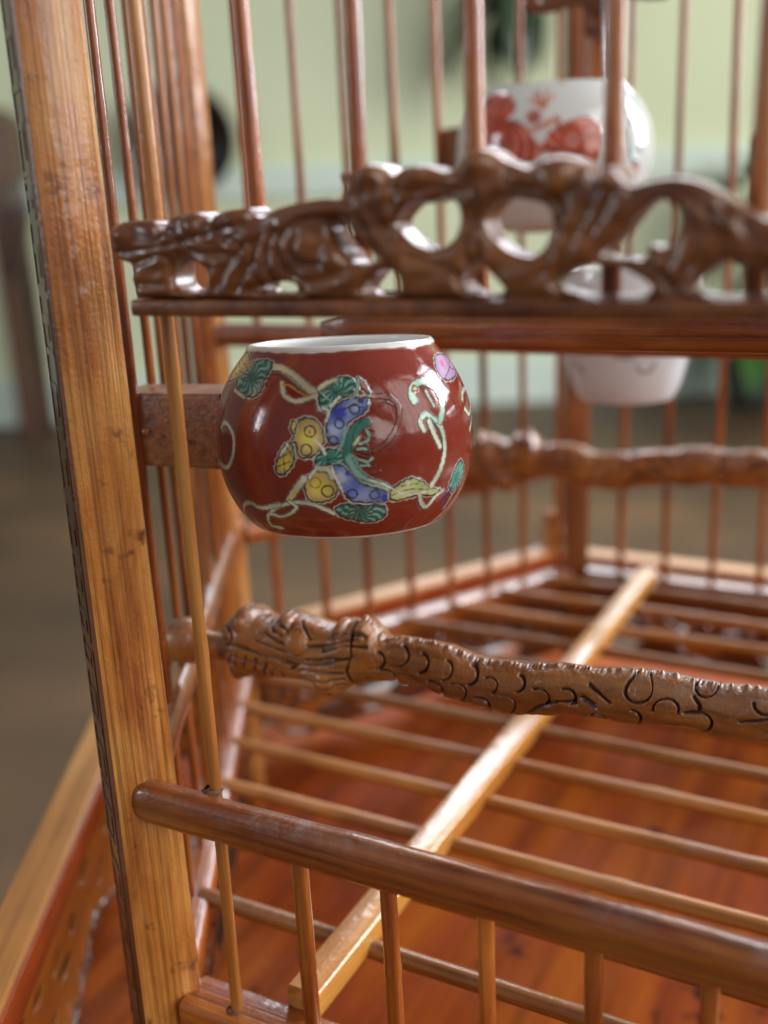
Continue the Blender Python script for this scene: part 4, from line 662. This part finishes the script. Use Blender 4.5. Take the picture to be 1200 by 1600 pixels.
# ------------------------------------------------------------------ dragon perches
m_perch = wood('carved_branch', (.19, .048, .009), (.38, .125, .022), (.56, .23, .048), .38, .45, (500, 500, 22), 90, .5, .55, .55, 'X', coat_rough=.2)
nt = m_perch.node_tree; bsdf = nt.nodes['Principled BSDF']; src = bsdf.inputs['Base Color'].links[0].from_socket
ga = nt.nodes.new('ShaderNodeAttribute'); ga.attribute_name = 'cut'; mx = nt.nodes.new('ShaderNodeMix'); mx.data_type = 'RGBA'
nt.links.new(ga.outputs['Fac'], mx.inputs[0]); nt.links.new(src, mx.inputs[6]); mx.inputs[7].default_value = (.035, .014, .010, 1); nt.links.new(mx.outputs[2], bsdf.inputs['Base Color'])
def perch_mesh():
    xa, xb, xe = -.0915, .70, 1.16
    xs_ = np.concatenate([xa + (xb - xa) * np.linspace(0, 1, 1050) , np.linspace(xb, xe, 240)[1:]])
    top, bot = np.array(DRAGON['top']), np.array(DRAGON['bot'])
    zt = np.interp(xs_, top[:, 0], top[:, 1]); zb = np.interp(xs_, bot[:, 0], bot[:, 1])
    # beyond the traced part the branch runs on, thinning and rising a little
    k = xs_ > .68; tt = (xs_ - .68) / .48
    zt[k] = top[-1, 1] + (-.02 * tt - .004 * np.sin(tt * 9))[k]; zb[k] = bot[-1, 1] + (.006 * tt - .004 * np.sin(tt * 7))[k]
    ker = np.hanning(13); ker /= ker.sum()
    zt = np.convolve(np.pad(zt, 6, 'edge'), ker, 'valid'); zb = np.convolve(np.pad(zb, 6, 'edge'), ker, 'valid')
    cz = (zt + zb) / 2; fac = np.interp(xs_, [-.1, .1, .2, 1.2], [.86, .87, .86, .87]); rz = (zt - zb) / 2 * fac
    endc = np.sqrt(np.clip(1 - (1 - np.clip((xs_ - xa) / .012, 0, 1)) ** 2, .02, 1)); rz = rz * endc
    endd = np.sqrt(np.clip(1 - (1 - np.clip((xe - xs_) / .02, 0, 1)) ** 2, .02, 1)); rz = rz * endd
    ry = np.convolve(np.pad(rz, 30, 'edge'), np.ones(61) / 61, 'valid') * .92 * endc * endd
    J = 170; ph = 6.2831853 * np.arange(J) / J
    X, P = np.meshgrid(xs_, ph, indexing='ij'); CZ, RZ_, RY_ = (np.repeat(a[:, None], J, 1) for a in (cz, rz, ry))
    cs, sn = np.cos(P), np.sin(P)
    sup = (np.abs(cs) ** 2.5 + np.abs(sn) ** 2.5) ** (-1 / 2.5)
    Yv = .3 - RY_ * cs * sup; Zv = CZ + RZ_ * sn * sup
    Zt = CZ + (Zv - CZ) / np.repeat(fac[:, None], J, 1)
    cut = np.zeros(X.shape); disp = np.zeros(X.shape)
    back = sst(-.3, .1, cs)     # 1 on the side facing the front
    for wd, g in DRAGON['lines']:
        g = [(q[0], q[1]) for q in g]; gx = [q[0] for q in g]; gz = [q[1] for q in g]; m_ = .02
        i0, i1 = np.searchsorted(xs_, min(gx) - m_), np.searchsorted(xs_, max(gx) + m_)
        if i1 <= i0: continue
        U, V = X[i0:i1], Zt[i0:i1]
        dd = seg_dist(U, V, g, False); h = wd * 1.75; h2 = h * (.75 + .35 * np.sin(U * 90 + V * 60))
        a = np.exp(-(dd / h2) ** 2 * 1.2)
        # each cut falls away steeply on one side so that the scale before it stands proud
        near = np.exp(-(dd / (h * 5)) ** 2)
        disp[i0:i1] -= .0058 * a
        cut[i0:i1] = np.maximum(cut[i0:i1], np.clip(a * 1.35 - .12, 0, 1))
    for r_, a, b, h in DRAGON['bumps']:
        disp += .013 * h * np.clip(1 - ((X - a) ** 2 + (Zv - b) ** 2) / (r_ * 1.2) ** 2, 0, 1) ** .8 * .7
    # carver's facets and grain
    rg = np.random.default_rng(3)
    for a, fx, fj in ((.0030, 38, 2), (.0018, 95, 3), (.0010, 230, 5), (.0006, 610, 9), (.0004, 1300, 23)):
        p1, p2, p3 = rg.uniform(0, 6, 3)
        disp += (.55 if fx < 200 else .35) * a * np.sin(fx * X + p1 + 1.3 * np.sin(fj * P + p2)) * np.sin(fj * P + p3 + 2 * np.sin(fx * .31 * X))
    # ragged crest along the top
    crest = np.exp(-((P - math.pi / 2) / .22) ** 2) * (X > .13) * (X < .78)
    disp += crest * (.0028 * np.abs(np.sin(X * 90 + 3 * np.sin(X * 61))) + .0016 * np.sin(X * 410 + 4 * np.sin(X * 37)) + .0014 * np.sin(X * 970 + 5 * np.sin(X * 83)))
    cut = np.maximum(cut, crest * .35 * (np.sin(X * 333) > .3))
    disp *= endc[:, None] * (.25 + .75 * back)
    Yv -= disp * cs * 1.0; Zv += disp * sn
    cut *= back
    patch = np.clip(np.sin(X * 47 + 1) * np.sin(P * 2 + X * 20) - .55, 0, 1) * .5
    cut = np.clip(np.maximum(cut, patch * (X > .1)), 0, 1)
    v = np.stack([X, Yv, Zv], -1).reshape(-1, 3); n = len(xs_)
    v = v - np.array([0, .3, .35])
    i = np.arange(n - 1)[:, None] * J; j = np.arange(J)[None, :]; j2 = (j + 1) % J
    f = np.stack([i + j, i + j2, i + J + j2, i + J + j], -1).reshape(-1, 4)
    me = bpy.data.meshes.new('branch'); v = v * S
    me.vertices.add(len(v)); me.vertices.foreach_set('co', v.ravel()); me.loops.add(f.size); me.loops.foreach_set('vertex_index', f[:, ::-1].ravel().astype(np.int32))
    me.polygons.add(len(f)); me.polygons.foreach_set('loop_start', np.arange(0, f.size, 4, dtype=np.int32)); me.update(calc_edges=True)
    me.polygons.foreach_set('use_smooth', [True] * len(me.polygons))
    at_ = me.attributes.new('cut', 'FLOAT', 'POINT'); at_.data.foreach_set('value', cut.ravel().astype(np.float32))
    return me
m_lint = plain('pale_lint', (.6, .58, .55), .9, .1, 50)
pme = perch_mesh()
knob = lathe_mesh('end_knob', [(0, -.030 * S), (.018 * S, -.029 * S), (.029 * S, -.024 * S), (.0335 * S, -.013 * S), (.034 * S, .0), (.033 * S, .012 * S), (.028 * S, .022 * S), (.020 * S, .027 * S), (.019 * S, .060 * S), (.016 * S, .085 * S)], 28)
for x0, y0, z0, lab in ((.045, .24, .366, 'nearer carved wooden perch with a dragon head and engraved scales, below the red cup'), (-.165, 1.43, .326, 'farther carved wooden dragon perch across the back of the cage, behind the red cup')):
    pt = thing('perch', W(x0 - .1, y0, z0), lab, 'perch', 'carved dragon perches across the cage')
    put('branch', pme, m_perch, pt, Matrix.Translation(W(x0, y0, z0)) @ (Matrix.Scale(.965, 4) if x0 > 0 else Matrix.Diagonal((1, 1.25, 1.3, 1))))
    if x0 > 0:      # lint caught on the carving
        lv = []; lf = []; rl_ = random.Random(4)
        for q in range(16):
            c0_ = Vector((rl_.choice([.1, .13, .5, .56, .35, .6]) + rl_.uniform(-.04, .04), -.004, .034)); d_ = Vector((rl_.uniform(-1, 1), rl_.uniform(-.4, .2), rl_.uniform(.2, 1))).normalized(); e_ = Vector((rl_.uniform(-1, 1), 0, rl_.uniform(-1, .2)))
            for t_ in range(9):
                pp_ = (c0_ + Vector((0, 0, np.interp(c0_.x, [.1, .2, .35, .5, .7], [.03, .012, -.004, .0, -.002]))) + d_ * .03 * t_ / 8 + e_ * .03 * (t_ / 8) ** 2) * S
                for j_ in range(3): lv.append(pp_ + Vector((0, math.cos(j_ * 2.1), math.sin(j_ * 2.1))) * .00004)
            for t_ in range(8):
                for j_ in range(3): b_ = q * 27 + t_ * 3; lf.append((b_ + j_, b_ + (j_ + 1) % 3, b_ + 3 + (j_ + 1) % 3, b_ + 3 + j_))
        tag(put('lint', mesh_from('lint', lv, lf), m_lint, pt, Matrix.Translation(W(x0, y0, z0))), kind='stuff')
    put('end_knob', knob, m_perch, pt, Matrix.Translation(W(x0 - .163, y0, z0 + .002)) @ Matrix.Rotation(math.radians(90), 4, 'Y'))

# ------------------------------------------------------------------ furniture and plants at the far wall
def up(lat, dist, slope): return room(lat, dist, camp.z + slope * dist)
zc = camp.z
m_fw = wood('brown_furniture_wood', (.05, .022, .012), (.085, .037, .02), (.12, .055, .03), .45, .3, (60, 60, 4), 6, .1, 0, .4)
cab = thing('cabinet', room(-.39, 4.2, 0), 'small brown wooden cabinet on tall legs by the wall, left of the cage', 'cabinet')
def rbox(name, lat, dist, z0_, z1_, wx, dy, mat, parent, bev=.01):
    p = room(lat, dist, (z0_ + z1_) / 2); return put(name, box_mesh(name, wx, dy, z1_ - z0_, bev), mat, parent, at(p))
bd = rbox('cabinet_body', -.385, 4.2, .985, 1.27, .56, .30, m_fw, cab, .03)
rbox('underside_frame', -.385, 4.2, .915, .98, .52, .26, m_dark, cab)
for lx in (-.335, -.437):
    for dd in (4.09, 4.31):
        put('leg', box_mesh('leg', .065, .05, .91, .008), m_fw, cab, at(room(lx * 4.2 / dd, dd, .4575)))
put('bracket', curve_plate('bracket', [[(0, 0), (.09, 0), (.085, -.07), (.05, -.20), (.02, -.26), (0, -.26)]], .03, .004), m_fw, cab, Matrix.Translation(room(-.337, 4.06, .912)) @ RZ @ Matrix.Rotation(math.radians(90), 4, 'X'))
disc = thing('wooden_bowl', room(-.166, 4.43, zc + .068 * 4.43), 'round dark wooden bowl standing on the white wall ledge behind the left rods', 'bowl')
m_bowl = wood('dark_lacquered_bowl', (.018, .010, .009), (.03, .015, .012), (.05, .024, .018), .3, .6, (30, 30, 6), 5, .1, 0, .3)
bowl = lathe_mesh('bowl', [(0, .0), (.11, .0), (.18, .02), (.208, .06), (.212, .075), (.202, .075), (.17, .04), (.09, .02), (0, .018)], 48)
put('bowl', bowl, m_bowl, disc, Matrix.Translation(room(-.166, 4.385, zc + .068 * 4.43)) @ RZ @ Matrix.Rotation(math.radians(100), 4, 'X'))
put('rim_band', lathe_mesh('rim_band', [(.203, .074), (.205, .079), (.211, .079), (.214, .074), (.210, .070)], 48), m_dark, disc, Matrix.Translation(room(-.166, 4.385, zc + .068 * 4.43)) @ RZ @ Matrix.Rotation(math.radians(100), 4, 'X'))
def leaf_mesh(L, w, seed, droop=.5):
    v = []; f = []; n = 10
    for i in range(n + 1):
        t = i / n; ww = w * math.sin(math.pi * min(1, t * .93 + .07)) ** .8 * (1 - t * .3); z = -droop * L * t * t; x = L * t * (1 - .15 * droop * t)
        for a in (-1, -.5, 0, .5, 1): v.append((x, ww * a, z + abs(a) * ww * .35))
    for i in range(n):
        for j in range(4): a = i * 5 + j; f.append((a, a + 1, a + 6, a + 5))
    return mesh_from('leaf', v, f)
m_leaf = plain('houseplant_leaf', (.035, .075, .03), .4, .45, 9, .3); m_leaf2 = plain('bright_leaf', (.05, .14, .022), .4, .3, 9, .3)
m_pot = plain('glazed_grey_pot', (.09, .10, .09), .35, .15, 8, .4)
def plant(root, stem_h, n, Lr, wr, seed, mats, el=(-.2, 1.1), azr=(0, 6.28)):
    r = random.Random(seed); lm = [leaf_mesh(1, .22, k, .35 + .2 * k) for k in range(3)]
    lm2 = [l.copy() for l in lm]
    for l in lm: l.materials.append(mats[0])
    for l in lm2: l.materials.append(mats[1])
    base_ = root.matrix_basis.translation
    for i in range(n):
        z = stem_h[0] + (stem_h[1] - stem_h[0]) * (i + .5) / n; az = r.uniform(*azr); e = r.uniform(*el); L = r.uniform(*Lr)
        q = lm2 if r.random() < .15 else lm
        mm = Matrix.Translation(base_ + Vector((0, 0, z))) @ Matrix.Rotation(az, 4, 'Z') @ Matrix.Rotation(-e, 4, 'Y') @ Matrix.Diagonal((L, L * r.uniform(*wr), L, 1))
        put('leaf', q[i % 3], None, root, mm)
pl = thing('potted_plant', room(.37, 4.15, 0), 'leafy green potted plant on the floor by the wall at the right edge', 'potted plant')
put('pot', lathe_mesh('pot', [(0, 0), (.10, 0), (.13, .10), (.15, .24), (.155, .25), (.14, .25), (.13, .20), (0, .19)], 32), m_pot, pl, Matrix.Translation(room(.37, 4.15, 0)))
put('stem', sweep_mesh('stem', .75, circ(.012, 8), 10, 0, .03, 2), m_fw, pl, Matrix.Translation(room(.37, 4.15, .19)))
plant(pl, (.22, .95), 34, (.22, .42), (.8, 1.3), 5, (m_leaf, m_leaf2))
hp = thing('hanging_plant', room(.135, 4.25, 1.62), 'dark green trailing plant hanging against the sage wall at the top', 'hanging plant')
put('pot', lathe_mesh('pot', [(0, .32), (.10, .32), (.14, .40), (.15, .50), (.14, .5), (0, .48)], 28), m_pot, hp, Matrix.Translation(room(.135, 4.25, 1.62)))
put('stem', sweep_mesh('stem', .55, circ(.008, 8), 10, 0, .03, 4), m_leaf, hp, Matrix.Translation(room(.135, 4.25, 1.60)))
put('cord', sweep_mesh('cord', .85, circ(.004, 6), 3), m_dark, hp, Matrix.Translation(room(.135, 4.25, 2.09)))
plant(hp, (-.12, .45), 44, (.20, .42), (.7, 1.2), 8, (m_leaf, m_leaf), (-1.3, .1))
